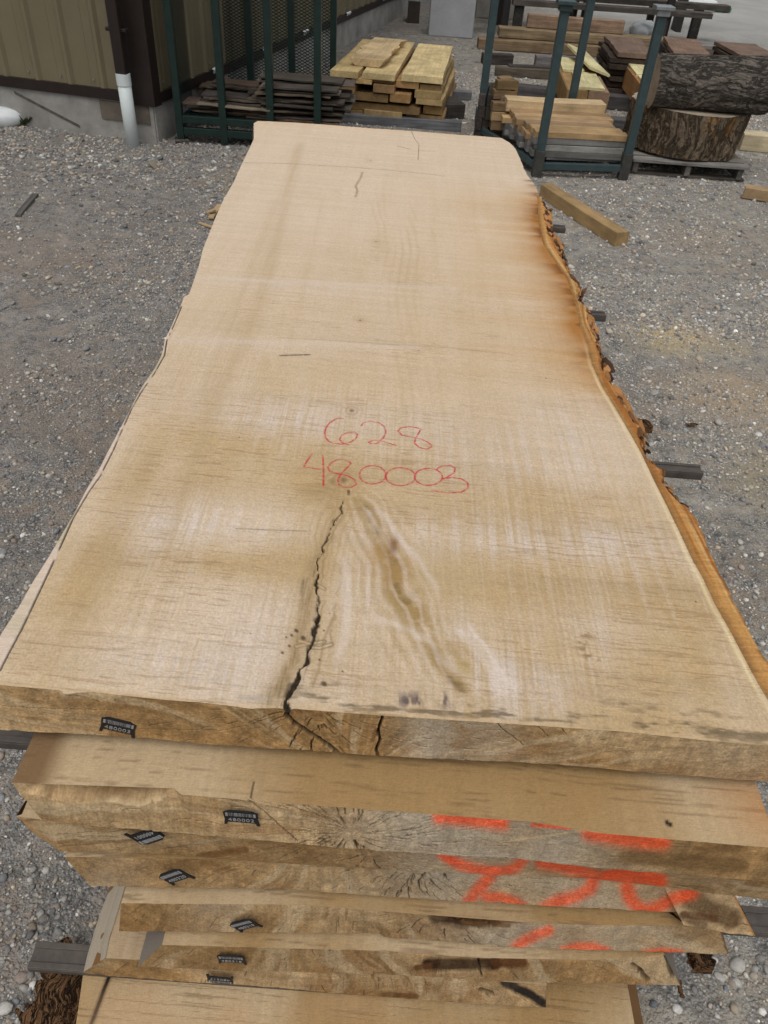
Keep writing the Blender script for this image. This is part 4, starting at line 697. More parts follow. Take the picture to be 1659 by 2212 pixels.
# --- staple tags with bar code and number
def staple_tag(parent, px, py, yoff, num, ang, fp, s=1.0, mir=False):
    """fp: two world points giving the plane of the end face"""
    a, b = fp; a = np.array(a, float); b = np.array(b, float); n = np.array([-(b-a)[1], (b-a)[0]]); d = ray(px, py); t = ((a-CP[:2])@n)/(d[:2]@n); c = CP+d*t
    ex = Vector((*(b-a), 0)).normalized(); nz = Vector((ex.y, -ex.x, 0)); up = Vector((0, 0, 1)); nz = nz-up*0
    rot = Matrix((ex, up, nz)).transposed().to_4x4()@Matrix.Rotation(ang, 4, 'Z'); rot.translation = Vector(c)+nz*yoff
    mb = MB(); w_, h_ = .0235*s, .0145*s
    pts = [(-w_*.62, h_), (w_*.62, h_), (w_, h_*.62), (w_*.96, -h_*.45), (w_*1.04, -h_*1.45), (w_*.86, -h_*1.45), (w_*.80, -h_*.98), (-w_*.80, -h_*.98), (-w_*.86, -h_*1.45), (-w_*1.04, -h_*1.45), (-w_*.96, -h_*.45), (-w_, h_*.62)]
    V = [(x, y, 0.0) for x, y in pts]+[(x, y, .002) for x, y in pts]; n_ = len(pts); mb.add(V, [tuple(range(n_)), tuple(range(n_, 2*n_))[::-1]]+[(i, (i+1) % n_, n_+(i+1) % n_, n_+i) for i in range(n_)])
    o = mb.build('staple_tag', M['black'], parent, 0); bpy.context.view_layer.update(); o.matrix_world = rot
    me = o.data; me.flip_normals()
    bars = MB(); r = random.Random(num); x = -w_*.76; bars.box((-w_*.80, h_*.42, .0024), (w_*.13, h_*.52, .0006)); bars.box((w_*.80, h_*.42, .0024), (w_*.13, h_*.52, .0006)); x = -w_*.66
    while x < w_*.66:
        k = r.choice((.0004, .0007, .0011))*s; bars.box((x+k/2, h_*.45, .0024), (k, h_*.5, .0006)); x += k+r.choice((.0006, .0010, .0014))*s
    bars.build('barcode', M['tagwhite'], o)
    fc = bpy.data.curves.new('number', 'FONT'); fc.body = num; fc.size = .0108*s; fc.align_x = 'CENTER'; fc.align_y = 'CENTER'; fc.extrude = .0002; fc.offset = .00002; fc.space_character = 1.12
    to = bpy.data.objects.new('number_tmp', fc); S.collection.objects.link(to); bpy.context.view_layer.update(); me = bpy.data.meshes.new_from_object(to); bpy.data.objects.remove(to)
    me.materials.clear(); me.materials.append(M['tagwhite']); no = bpy.data.objects.new('number', me); no.location = (0, -h_*.48, .0025); link(no, o)
    return o
def fplane(T, B, zt, zb): return None
staple_tag(s1, 257, 1564, .0015, '480003', math.radians(-15), ((-.5, .5935), (.5, .586)))
staple_tag(s2, 522, 1758, .003, '480002', math.radians(1), ((-.45, .521), (.53, .505)))
staple_tag(s3, 322, 1799, .005, '480001', math.radians(180+38), ((-.45, .527), (.53, .515)), 1.05)
staple_tag(s4, 378, 1885, .004, '480320', math.radians(40), ((-.42, .516), (.2, .512)), 1.0)
staple_tag(s5, 528, 1990, .004, '480319', math.radians(38), ((-.36, .503), (.2, .500)), .95)
staple_tag(s6, 501, 2064, .004, '480318', math.radians(3), ((-.30, .477), (.4, .472)), .95)
staple_tag(s7, 477, 2110, .004, '480317', math.radians(180-3), ((-.40, .478), (.3, .472)), .95)
# ================================================================ green steel cage
def cage():
    x = [-1.71, -1.385, -1.035, -.69]; y0, y1 = 6.10, 7.25; h = 1.65
    t = empty('steel_cage', (x[0], y0, 0)); tag(t, 'dark green steel cage with mesh sides holding thin rough boards, by the building corner', 'cage')
    off = (-x[0], -y0, 0)
    for y in (y0, y1):
        for xx in x:
            mb = MB(); mb.box((xx, y, h/2+.02), (.052, .052, h)); o = mb.build('post', M['green'], t, .003); o.location = off
    for y in (y0, y1):
        for z, hh in ((.165, .05), (.085, .05), (h, .05)):
            mb = MB(); mb.box(((x[0]+x[-1])/2, y, z), (x[-1]-x[0]-.053, .045, hh)); o = mb.build('rail', M['green'], t, .003); o.location = off
    for xx in (x[0], x[-1]):
        for z, hh in ((.125, .06), (h, .05)):
            mb = MB(); mb.box((xx, (y0+y1)/2, z), (.045, y1-y0-.053, hh)); o = mb.build('rail', M['green'], t, .003); o.location = off
    mb = MB()
    for k in range(7): mb.box(((x[0]+x[-1])/2, y0+.1+k*.16, .185), (x[-1]-x[0]-.06, .06, .012))
    o = mb.build('floor_slats', M['green'], t); o.location = off
    def mesh_panel(p, d, L):
        mb = MB(); pw, ph, wd = .046, .0235, .0034; n = int(L/pw); m = int((h-.2)/ph); 
        n_ = np.array([-d[1], d[0]])
        V = []; Fc = []
        for j in range(m):
            for i in range(n):
                a = p+d*(i*pw); z = .20+j*ph; zm = z+ph/2; b = a+d*pw/2; e = a+d*pw
                for (q0, z0, q1, z_1) in ((a, zm, b, z+ph), (b, z+ph, e, zm), (a, zm, b, z), (b, z, e, zm)):
                    k = len(V); V += [(*q0, z0-wd), (*q1, z_1-wd), (*q1, z_1+wd), (*q0, z0+wd)]; Fc.append((k, k+1, k+2, k+3))
        me = rawmesh('mesh_panel', V, Fc); me.materials.append(M['green']); o = link(bpy.data.objects.new('mesh_panel', me), t); o.location = off
    mesh_panel(np.array([x[0], y1+.02]), np.array([1., 0]), x[-1]-x[0]); mesh_panel(np.array([x[0]-.02, y0]), np.array([0, 1.]), y1-y0)
    mb = MB(); mb.box((x[0], y0, .012), (.10, .10, .03), .3); o = tag(mb.build('wood_block', M['bark'], None, .004), 'small wood block under the near left foot of the green cage', 'block')
cage()
COLD = [(.075, .062, .05), (.11, .085, .062), (.06, .05, .042), (.14, .115, .09), (.09, .062, .044)]
for grp, (xa, xb, ya, yb_, nl, lab) in {'left': (-1.64, -1.02, 6.22, 6.9, 9, 'thin weathered bark-edged board in the left heap inside the green cage'), 'right': (-1.18, -.50, 6.22, 6.75, 15, 'thin weathered bark-edged board in the right heap inside the green cage')}.items():
    for k in range(nl):
        z = .195+k*.0145
        for j in range(2):
            y = ya+(yb_-ya)*j/1.5+random.uniform(-.03, .03); a = xa+random.uniform(-.05, .09); b = xb+random.uniform(-.10, .06)
            if k > nl-4 and j == 0: a += .1
            o = board('thin_board', (a, y, z+random.uniform(-.001, .001)), (b, y+random.uniform(-.04, .04), z+random.uniform(-.012, .012)), random.uniform(.12, .24), .0115, jit(random.choice(COLD), .4), M['rough'], rag=.16, seg=16)
            tag(o, lab, 'board', 'rough boards in the %s heap of the cage' % grp)
# ================================================================ pale lumber pile behind
YL = [(.56, .43, .22), (.60, .47, .25), (.52, .39, .19)]
r2 = lambda a, b: (702+.2929*a, .2929*b)
def front(x0, y0, x1, y1, y, L, col, label, cat='board', group=None, mat=None, dx=0., rag=.02, name='board'):
    a = onY(*r2(x0, y1), y); b = onY(*r2(x1, y1), y); c = onY(*r2(x0, y0), y); th = max(c[2]-a[2], .012); wd = b[0]-a[0]; cx = (a[0]+b[0])/2
    o = board(name, (cx, y, a[2]), (cx+dx, y+L, a[2]), wd, th, col, mat, rag=rag); return tag(o, label, cat, group)
zt7 = .385
def topb(xa, xb, fa, fb, ya, yb_, z, th, col, label, rag=.03, name='board'):
    o = board(name, ((xa+xb)/2, ya, z-th), ((fa+fb)/2, yb_, z-th), (xb-xa+fb-fa)/2, th, col, None, rag=rag); return tag(o, label, 'board', 'boards of the pale pile')
topb(-.12, .235, .02, .33, 7.02, 8.52, zt7, .048, YL[1], 'broad pale yellow board, right one on top of the lumber pile', .015)
topb(-.43, -.16, -.29, -.03, 7.0, 8.6, zt7-.004, .043, YL[0], 'pale yellow board in the middle of the top layer, carrying a short wavy slab', .02)
topb(-.70, -.455, -.52, -.31, 7.0, 8.55, zt7-.002, .045, YL[2], 'pale yellow board at the left of the top layer of the lumber pile', .02)
o = board('short_slab', (-.40, 7.23, zt7+.0015), (-.27, 8.30, zt7+.0015), .30, .055, (.56, .42, .24), None, rag=.14, undercut=.035, seg=24, seed=11); tag(o, 'short wavy-edged slab lying on the left boards of the pale lumber pile', 'slab')
lows = [(60, 577, 195, 605), (197, 580, 345, 612), (347, 574, 516, 606), (518, 594, 692, 645), (698, 622, 850, 660), (350, 622, 512, 680), (60, 618, 220, 688), (655, 668, 855, 722), (220, 680, 470, 738), (480, 690, 630, 752), (670, 726, 870, 768), (90, 745, 712, 800), (724, 772, 862, 838), (285, 812, 560, 872), (590, 838, 872, 892), (60, 800, 280, 860)]
for i, q in enumerate(lows):
    o = front(*q, 7.0+random.uniform(-.03, .05), random.uniform(1.25, 1.5), jit([(.30, .18, .075), (.36, .25, .12), (.24, .15, .07)][i % 3], .2), 'sawn brown board in the lower layers of the pale lumber pile', group='lower boards of the pale pile', dx=.14, rag=.05)
for y in (7.02, 8.2):
    o = board('support_timber', (-.80, y, 0), (.415 if y < 8 else .55, y-.02, 0), .09, .075, (.13, .13, .135), M['rough']); tag(o, 'grey squared timber under the %s end of the pale lumber pile' % ('near' if y < 8 else 'far'), 'timber')
o = board('dark_block', (.22, 7.5, 0), (.42, 7.55, 0), .3, .12, (.05, .045, .04), M['rough']); tag(o, 'short dark block sticking out at the right of the pale lumber pile', 'block')
# ================================================================ blue-grey rack with short timbers
def rack():
    P0 = {'fl': (.93, 5.88), 'fr': (1.575, 5.97), 'bl': (onY(1041, 226, 6.82)[0], 6.82), 'br': (onY(1238, 204, 6.9)[0], 6.9)}
    t = empty('steel_rack', (.93, 5.88, 0)); tag(t, 'blue-grey steel rack with four posts holding short sawn timbers', 'rack'); off = (-.93, -5.88, 0)
    for k, (x, y) in P0.items():
        mb = MB(); mb.box((x, y, .53), (.058, .058, 1.04)); o = mb.build('post', M['rackblue'], t, .004); o.location = off
        mb = MB(); mb.box((x, y, 1.065), (.12, .12, .022), 0); mb.box((x, y, 1.036), (.085, .085, .035), 0); c = mb.build('cap', M['metal'] if k == 'fr' else M['rackblue'], o, .003)
        mb = MB(); mb.box((x, y, .09), (.07, .07, .18)); f = mb.build('foot', mat_foot, o, .003)
    def rail(a, b, z, h):
        ax, ay = P0[a]; bx, by = P0[b]; L = math.hypot(bx-ax, by-ay); mb = MB(); mb.box(((ax+bx)/2, (ay+by)/2, z), (L-.06, .04, h), math.atan2(by-ay, bx-ax)); o = mb.build('rail', M['rackblue'], t, .003); o.location = off
    rail('fl', 'fr', .075, .045); rail('bl', 'br', .075, .045); rail('fl', 'bl', .075, .045); rail('fr', 'br', .075, .045)
    return P0
mat_foot = mat_plain('rusty_blue_steel', (.045, .045, .04), .7, 0, .5, 20)
PR = rack()
o = board('deck_board', (.99, 6.0, .098), (1.52, 6.06, .098), .09, .018, (.16, .155, .15), M['rough']); tag(o, 'thin grey board lying on the floor rail of the blue-grey rack', 'board')
for k in range(6):
    y = 6.14+.13*k; o = board('deck_board', (.92, y, .098), (1.53, y+.03, .098), .07, .018, (.1, .09, .08), M['rough']); tag(o, 'short crosswise timber at the bottom of the rack', 'timber', 'bottom timbers in the rack')
BR_ = [(.38, .25, .13), (.46, .31, .16), (.30, .20, .11)]; GR_ = [(.13, .128, .122), (.20, .195, .185), (.26, .25, .24)]
for c in range(6):
    y = 5.995+c*.108
    for k in range(4):
        z = .116+k*.0425; xa = .86-c*.028+random.uniform(-.03, .035); xb = 1.52+random.uniform(-.03, .03)
        if c == 0: xa = .89+random.uniform(-.015, .03); xb = 1.555
        front_grey = c == 0 and k < 3
        col = jit(GR_[(k*2) % 3] if front_grey else BR_[(c+k) % 3] if k > 1 else GR_[(c+k) % 3], .15)
        o = board('short_timber', (xa, y, z), (xb, y+.06+random.uniform(-.008, .008), z), .10, .0405, col, roll=random.uniform(-.015, .015), seg=6)
        tag(o, 'grey short timber at the front of the stack, between the near posts of the rack' if front_grey else 'brown short sawn timber in the low stack held by the blue-grey rack', 'timber', 'grey front timbers in the rack' if front_grey else 'brown timbers in the rack')
for c in range(3):
    for k in range(5 if c else 3):
        y = 6.66+c*.1; z = .116+k*.066; xb = 1.45 if k < 2 else .78+random.uniform(-.02, .05); xa = .64+random.uniform(-.04, .03)
        o = board('short_timber', (xa, y, z), (xb, y+.03, z+random.uniform(-.003, .003)), .09, .063, jit(tuple(q_*.62 for q_ in BR_[(c*2+k) % 3]), .3), M['rough'], roll=random.uniform(-.05, .05), seg=5); tag(o, 'rough-ended timber sticking out at the far left of the rack stack', 'timber', 'rough timbers at the back of the rack')
o = board('short_timber', (.715, 6.66, .262), (1.49, 6.73, .262), .16, .085, (.52, .385, .225), seg=6); tag(o, 'cleanest pale squared timber lying on top of the rack stack', 'timber')
# end-stack left of the rack: loose dark billets
for c in range(4):
    for k in range(4):
        o = board('billet', (.54+c*.055+random.uniform(-.01, .01), 6.72+random.uniform(-.03, .03), .0+k*.085), (.60+c*.055, 7.22, .0+k*.085), .052, .083, jit((.06, .05, .042), .3) if c < 2 else jit((.17, .12, .08), .3), M['rough'], seg=4); tag(o, 'dark upright billet in the small stack left of the blue-grey rack', 'billet', 'billets left of the rack')
# ================================================================ log round on pallet, log on top
cxp, cyp = 2.09, 6.50
pl = empty('pallet', (cxp, cyp, 0)); tag(pl, 'small grey wooden pallet under the upright log round', 'pallet')
for k in range(6):
    o = board('deck_slat', (-.43, -.36+k*.142, .092), (.43, -.37+k*.142, .092), .10, .018, jit((.20, .185, .165), .15), M['rough'], pl)
for k in range(3):
    o = board('stringer', (-.40+.39*k, -.40, .018), (-.40+.39*k, .38, .018), .038, .0735, jit((.12, .11, .095), .15), M['rough'], pl)
for k in range(2):
    o = board('bottom_slat', (-.43, -.34+k*.68, .0), (.43, -.34+k*.68, .0), .09, .017, jit((.10, .09, .08), .15), M['rough'], pl)
def logmesh(name, c, ax, L, r0, r1, mat, amp=.06, seed=0, nseg=120, nl=60, fr=(5, 3), skew=0, up=1):
    ax = Vector(ax).normalized(); q = ax.to_track_quat('X', 'Z').to_matrix()
    th = np.linspace(0, 2*np.pi, nseg+1); s = np.linspace(0, 1, nl); TH, SS = np.meshgrid(th, s, indexing='ij')
    cyc = (np.cos(TH)+2)*fr[0]; cys = (np.sin(TH)+2)*fr[0]
    rr = (r0+(r1-r0)*SS)*(1+amp*(fbm(cyc*.5, cys*.5+SS*.8, seed, 2)-.5)*2+.045*(fbm(cyc*2.5+SS*2, cys*2.5+SS*fr[1], seed+3, 4)-.5)*2)
    Pt = np.stack([(SS-.5)*L, rr*np.cos(TH), rr*np.sin(TH)], -1); Pt[..., 0] += skew*SS*Pt[..., 2]*q.col[2].z; p_ = Patch(); p_.grid(Pt, (.4, .4, .4)); o = p_.build(name, mat, None, False)
    R4 = Matrix((Vector(ax), Vector(q.col[1]), Vector(q.col[2]))).transposed().to_4x4(); R4.translation = c; o.matrix_world = R4; ends = []
    for e, col in ((0, None), (nl-1, None)):
        mb = MB(); ring = [tuple(Pt[i, e]*np.array([1, .995, .995])) for i in range(nseg)]; V = [(Pt[0, e, 0]+(.001 if e else -.001), 0, 0)]+ring
        mb.add(V, [(0, 1+i, 1+(i+1) % nseg) if e == 0 else (0, 1+(i+1) % nseg, 1+i) for i in range(nseg)]); x = mb.build('sawn_end', M['logend'], o); x.color = (.40, .33, .25, 1)
    return o
def mat_logend():
    m, t, b = newmat('log_end', .85, .2); tc = N(t, 'ShaderNodeTexCoord').outputs['Object']; s = N(t, 'ShaderNodeVectorMath', operation='LENGTH'); mp = mapping(t, tc, (0, 1, 1)); t.links.new(mp, s.inputs[0])
    wv = mul(t, mul(t, s.outputs['Value'], 300), mul(t, noise(t, tc, 6, 3), 14), 'ADD'); sn = mul(t, wv, 0, 'SINE'); oi = N(t, 'ShaderNodeObjectInfo')
    t.links.new(mulc(t, oi.outputs['Color'], mul(t, mapr(t, sn, -1, 1, .8, 1.05), mapr(t, noise(t, tc, 9, 4), .3, .7, .7, 1.15))), b.inputs['Base Color']); return m
M['logend'] = mat_logend()
lr = logmesh('log_round', (cxp+.01, cyp+.04, .112+.155), (0.02, 0.02, 1), .30, .425, .435, M['bark_brown'], .05, 4, 160, 40, (4, 1)); tag(lr, 'thick upright log round with flaking brown bark, standing on the pallet', 'log')
lg = logmesh('log', (2.17, 6.34, .412+.178), (1, .0, .02), .90, .172, .185, M['bark'], .05, 7, 160, 120, (3, 5), .42); tag(lg, 'grey furrowed-bark log lying across the upright round', 'log')
o = board('pale_timber', tuple(onY(1612, 262, 7.1))[:2]+(0.0,), (3.9, 7.0, 0.0), .16, .13, (.50, .42, .28), seg=5); tag(o, 'pale sawn timber behind the log round at the right edge', 'timber')
# ================================================================ foreground timbers and sticks
k1 = W(1340, 532, 0); k2 = W(1176, 424, 0); o = board('square_timber', (k1[0], k1[1], .002), (k2[0], k2[1], .002), .088, .082, (.36, .24, .115), seg=10); tag(o, 'square brown timber lying on gravel beside the far right corner of the top slab', 'timber')
k1 = W(1603, 425, 0); o = board('square_timber', (k1[0]-.0, k1[1], .002), (k1[0]+.75, k1[1]-.28, .002), .09, .075, (.34, .235, .13), seg=8, rag=.05); tag(o, 'square brown timber lying on gravel at the right frame edge', 'timber')
k1 = W(40, 470, 0); k2 = W(78, 424, 0); o = board('stick', (k1[0], k1[1], .002), (k2[0], k2[1], .002), .034, .016, (.11, .105, .10), M['rough'], seg=4); tag(o, 'short dark grey stick lying alone on the gravel at the left', 'stick')
for i, (pa, pb, wd) in enumerate((((430, 484), (462, 498), .02), ((455, 478), (475, 452), .035), ((448, 470), (468, 468), .03))):
    k1 = W(*pa, .0); k2 = W(*pb, .0); o = board('wood_chip', (k1[0], k1[1], .004+i*.01), (k2[0], k2[1], .012+i*.012), wd, .008, (.38, .27, .15), rag=.3, seg=6); tag(o, 'split pale wood chip on the gravel left of the top slab', 'wood chip', 'wood chips left of the slab')
# ================================================================ yellow topped bundles, dark sleepers
rz = lambda a, b: (945+a*.3505, b*.3505)
def xbeam(pL, pR, hpx, wd, col, label, cat='timber', group=None, mat=None, z=0., name='sleeper', rag=.02):
    a = W(*pL, z); b = W(*pR, z); th = abs(onY(pL[0], pL[1]-hpx, a[1])[2]-a[2]); o = board(name, (a[0], a[1]+wd/2, z), (b[0], b[1]+wd/2, z), wd, th, col, mat or M['rough'], rag=rag, seg=8); return tag(o, label, cat, group)
SG = 'dark sleepers on the gravel'
xbeam(rz(232, 772), rz(1330, 850), 33, .14, (.10, .095, .095), 'dark sleeper nearest the camera under the pale timber bundles', group=SG)
xbeam(rz(365, 600), rz(1180, 690), 30, .14, (.08, .075, .075), 'dark sleeper running behind the nearest sleeper under the bundles', group=SG)
xbeam(rz(355, 470), rz(1560, 555), 20, .12, (.12, .10, .075), 'thin brown sleeper behind the two nearest dark sleepers', group=SG)
xbeam(rz(600, 420), rz(1400, 470), 26, .14, (.16, .15, .15), 'farthest grey sleeper behind the pale timber bundles', group=SG)
def bundle(x0, x1, yf, ynear, yfar, z0, z1_, cols, lab):
    n = len(cols)
    for i, c in enumerate(cols):
        wd = (x1-x0)/n; cx = x0+wd*(i+.5); o = board('long_timber', (cx, ynear, z0), (cx+.06, yfar, z0), wd-.008, z1_-z0, c, seg=5); tag(o, lab % ('left', 'right')[i] if '%' in lab else lab, 'timber')
bundle(1.30, 1.67, 0, 7.36, 8.6, .105, .30, [(.30, .19, .08), (.26, .17, .11)], '%s of the two beams lying on the sleepers beside the blue-grey post')
bundle(2.0, 2.17, 0, 7.45, 8.7, .105, .30, [(.38, .20, .08)], 'single orange-brown beam lying on the sleepers between the rack posts')
OF = 0
for (x0, x1, ya, yb_, z, dx, roll, lab) in ((1.40, 1.62, 7.38, 8.05, .303, .03, 0, 'pale yellow board on the two beams, nearest of its group'), (1.36, 1.56, 8.12, 8.75, .303, .03, 0, 'pale yellow board on the two beams, behind the nearest board'), (1.57, 1.78, 8.0, 8.85, .33, -.10, .28, 'tilted pale yellow board resting askew on the two beams'), (2.02, 2.19, 7.46, 8.1, .303, .03, 0, 'pale yellow board on the single beam between the rack posts'), (2.05, 2.22, 8.15, 8.75, .303, .03, 0, 'pale yellow board on the far half of the single beam')):
    o = board('short_board', ((x0+x1)/2, ya, z), ((x0+x1)/2+dx, yb_, z+(.05 if roll else 0)), x1-x0, .02, (.58, .52, .29), roll=roll, seg=4); tag(o, lab, 'board')
for (xa, ya, l) in ((.75, 10.1, .35), (1.0, 9.5, .45)):
    o = board('dark_block', (xa, ya, 0), (xa+l, ya+.05, 0), .12, .10, (.06, .05, .045), M['rough']); tag(o, 'dark block lying on the gravel beyond the pale pile', 'block', 'dark blocks beyond the pale pile')
# ================================================================ stacks of bark-edged slabs (upper right)
rb = lambda a, b: (1242+a*.2513, b*.2513)
def slabstack(nm, quad, ztop, n, cols, dirx=0):
    q = [W(*rb(*p_), ztop) for p_ in quad]   # near-left, near-right, far-right, far-left
    nl, nr, fr_, fl = q; wd = (nr[0]-nl[0]+fr_[0]-fl[0])/2; th = ztop/n
    for k in range(n):
        z = ztop-(k+1)*th; e = random.uniform(-.03, .03); s = 1+(.06 if k else 0)+random.uniform(-.03, .06)
        a = ((nl[0]+nr[0])/2+e, (nl[1]+nr[1])/2+random.uniform(-.04, .02), z+.006); b = ((fl[0]+fr_[0])/2+e, (fl[1]+fr_[1])/2+random.uniform(-.05, .05), z+.006)
        o = board('stacked_slab', a, b, wd*s, th-.012, cols[0] if k == 0 else jit((.05, .036, .027), .3), M['board'] if k == 0 else M['rough'], rag=.05 if k == 0 else .09, seg=14)
        tag(o, ('reddish sawn slab on top of ' if k == 0 else 'dark bark-edged slab lower down in ')+nm, 'slab', None if k == 0 else 'lower slabs in '+nm)
        if k == 0:
            pass
slabstack('the nearest slab stack behind the rack', [(375, 440), (660, 462), (560, 322), (238, 310)], .42, 8, [(.17, .115, .085)])
slabstack('the slab stack just right of the tall post', [(850, 455), (1165, 475), (1030, 322), (768, 312)], .38, 7, [(.19, .125, .088)])
slabstack('the slab stack at the right edge of the picture', [(1520, 500), (1900, 560), (1560, 372), (1165, 340)], .30, 6, [(.17, .115, .085)])
for (p_, r_, c_) in (((1392, 92), .10, 'crumpled white sheet between the right slab stacks'), ((1275, 85), .07, 'crumpled white scrap between the near slab stack and the planks')):
    q = W(*p_, 0); tag(blob('plastic_sheet', (q[0], q[1]+.3, .12), r_*1.6, M['white'], 1.2, .8, .7, .4, 12), c_, 'sheet')
# ================================================================ long planks on a dark steel rack, far back
dr_ = empty('plank_rack', (2.2, 12.2, 0)); tag(dr_, 'dark steel rack carrying long planks in the far background', 'rack')
for x in (-1.05, -.0, 1.1):
    for y in (0, .9):
        mb = MB(); mb.box((x, y, .65), (.09, .09, 1.3)); mb.build('post', M['dark'], dr_, .004)
for z in (.66, 1.0):
    for y in (-.05, .95): mb = MB(); mb.box((0, y, z), (2.9, .07, .09)); mb.build('beam', M['dark'], dr_, .004)
PG = 'long planks in the far background'
def rrect(x0, y0, x1, y1, y, depth, col, lab, mat=None, tilt=0):
    a = onY(*rz(x0, y1), y); b = onY(*rz(x1, y1), y); c = onY(*rz(x0, y0), y); z0 = max(a[2], .0); o = board('long_plank', (a[0], y, z0), (b[0], y+tilt, max(z0+(b[2]-a[2])*0, 0)), depth, max(c[2]-a[2], .02), col, mat or M['rough'], seg=8); return tag(o, lab, 'plank', PG)
for (xa, xb, y, z, th, wd, col, lab) in ((.75, 2.55, 11.1, .0, .11, .25, (.20, .14, .085), 'brown plank lying lowest and nearest in the far plank pile'), (1.0, 3.35, 11.25, .12, .10, .25, (.22, .165, .10), 'long brown plank in the middle of the far plank pile'), (1.35, 2.55, 11.35, .225, .14, .12, (.26, .175, .12), 'wide reddish plank leaning highest on the far plank pile'), (2.6, 3.9, 11.5, .0, .12, .2, (.12, .10, .085), 'dark plank at the right end of the far plank pile'), (.45, 3.9, 12.2, .74, .07, .2, (.06, .05, .045), 'dark plank on the near lower arm of the steel rack'), (.2, 2.9, 12.9, .74, .07, .2, (.10, .085, .07), 'brown plank on the rear lower arm of the steel rack'), (.6, 4.1, 12.25, 1.06, .08, .25, (.05, .042, .036), 'dark plank on the upper arm of the steel rack'), (1.2, 3.8, 12.0, .38, .06, .2, (.08, .07, .06), 'dark plank in front of the steel rack below its arms'), (1.9, 4.3, 12.9, .38, .07, .2, (.09, .08, .07), 'dark plank behind the steel rack near the ground')):
    o = board('long_plank', (xa, y, z), (xb, y+random.uniform(-.02, .05), z), wd, th, col, M['rough'], seg=8); tag(o, lab, 'plank', PG)
for (x, y) in ((1.3, 12.0), (3.2, 12.0), (2.1, 12.9), (3.9, 12.9)):
    o = board('plank_support', (x, y-.05, 0), (x, y+.05, 0), .12, .378, (.05, .045, .04), M['rough'], seg=2); tag(o, 'short dark post propping a low plank beside the steel rack', 'post', 'plank props')
# concrete blocks, black box, wall end
mb = MB(); mb.box((0, 0, .30), (.58, .5, .60)); o = mb.build('concrete_block', mat_plain('grey_block', (.36, .375, .385), .85, 0, .15, 6), None, .015); o.location = (.42, 11.95, 0); tag(o, 'large grey concrete block beyond the pale pile, beside the plank pile', 'block')
mb = MB(); mb.box((0, 0, .24), (.62, .5, .48)); o = mb.build('concrete_block', M['concrete'], None, .015); o.location = (1.15, 13.9, 0); tag(o, 'pale concrete block partly hidden behind the far planks', 'block')
mb = MB(); mb.box((0, 0, .13), (.17, .34, .26)); o = mb.build('dark_box', mat_plain('dark_box', (.05, .038, .03), .7, 0, .3, 14), None, .004); o.location = (-.085, 12.85, 0); o2 = o; tag(o, 'small dark brown box by the far end of the footing', 'box')
mb = MB(); mb.box((0, 0, .271), (.18, .35, .02)); mb.build('lid', M['concrete'], o2, .003)
mb = MB(); mb.box((0, 0, .25), (.9, .5, .5)); o = mb.build('yellow_crate', mat_plain('yellow_crate', (.36, .24, .07), .7), None, .01); o.location = (-.15, 16.2, 0); tag(o, 'yellowish crate at the far end of the building wall', 'crate')
# white sacks and yellow frame near the top edge
q = W(1500, 14, 0); mb = MB(); mb.box((0, 0, .09), (.62, .4, .17)); o = mb.build('white_bundle', M['white'], None, .04); o.location = (4.95, 16.6, 0); tag(o, 'long white wrapped bundle lying on the far road edge', 'bundle')
o = blob('green_tarp', (5.42, 16.55, .04), .14, M['greenp'], 1.2, .8, .4, .4, 9); tag(o, 'small green tarp beside the white bundle on the far road', 'tarp')
yf = empty('timber_stand', (4.3, 17.0, 0)); tag(yf, 'yellow timber stand set up beyond the steel rack at the top edge', 'stand')
for x in (-.55, .15, .85):
    for y in (0, .5): mb = MB(); mb.box((x, y, .35), (.07, .07, .7)); mb.build('post', M['yellow'], yf)
for z in (.28, .66): mb = MB(); mb.box((.15, -.036-.03, z), (1.6, .05, .09)); mb.build('rail', M['yellow'], yf)
mb = MB(); mb.tube((2.3, 13.6, 1.16), (4.3, 14.0, 1.16), .04); o = mb.build('yellow_pole', M['yellow']); tag(o, 'long yellow pole lying along the top of the steel rack', 'pole')
o = board('long_plank', (1.7, 13.6, 1.05), (4.5, 14.0, 1.05), .3, .07, (.08, .07, .06), M['rough']); tag(o, 'dark plank under the yellow pole on the far upper arm', 'plank', PG)
for x in (2.3, 3.9): mb = MB(); mb.box((x, 13.8, .525), (.08, .3, 1.05)); tag(mb.build('trestle', M['dark']), 'dark trestle holding up the plank with the yellow pole', 'trestle', 'trestles under the far plank')
# ================================================================ debris by the stack, loose gravel
def flake(name, pa, pb, z, wd, th, lab, cat='bark', col=(.3, .2, .1), seed=1, group=None):
    a = W(*pa, z); b = W(*pb, z); o = board(name, (a[0], a[1], z), (b[0], b[1], z+.01), wd, th, col, M['debris'], rag=.35, seg=16, seed=seed); return tag(o, lab, cat, group)
flake('bark_strip', (172, 2120), (120, 2212), .012, .11, .03, 'heap of torn brown bark beside the lower left corner of the stack', seed=2)
flake('bark_strip', (150, 2170), (60, 2240), .02, .08, .02, 'splintered bark strip at the bottom left corner of the picture', seed=3)
flake('bark_strip', (139, 2035), (160, 2108), .03, .022, .012, 'thin curved brown bark sliver on the gravel above the lower left sticker', seed=5)
flake('bark_strip', (1500, 2060), (1512, 2108), .15, .035, .03, 'hanging chunk of dark bark below the right end of the fifth slab', seed=6)
flake('bark_strip', (1466, 2120), (1470, 2160), .12, .007, .006, 'thin splinter hanging at the right end of the sixth slab', 'splinter', seed=7)
flake('bark_strip', (1384, 921), (1398, 945), z1-.03, .02, .016, 'small red-brown bark bit on the edge of the top slab', seed=8)
flake('leaf', (1260+230, 916), (1498, 924), .005, .035, .004, 'small dry orange leaf on the gravel right of the slab', 'leaf', (.5, .3, .1), seed=9)
ico = None
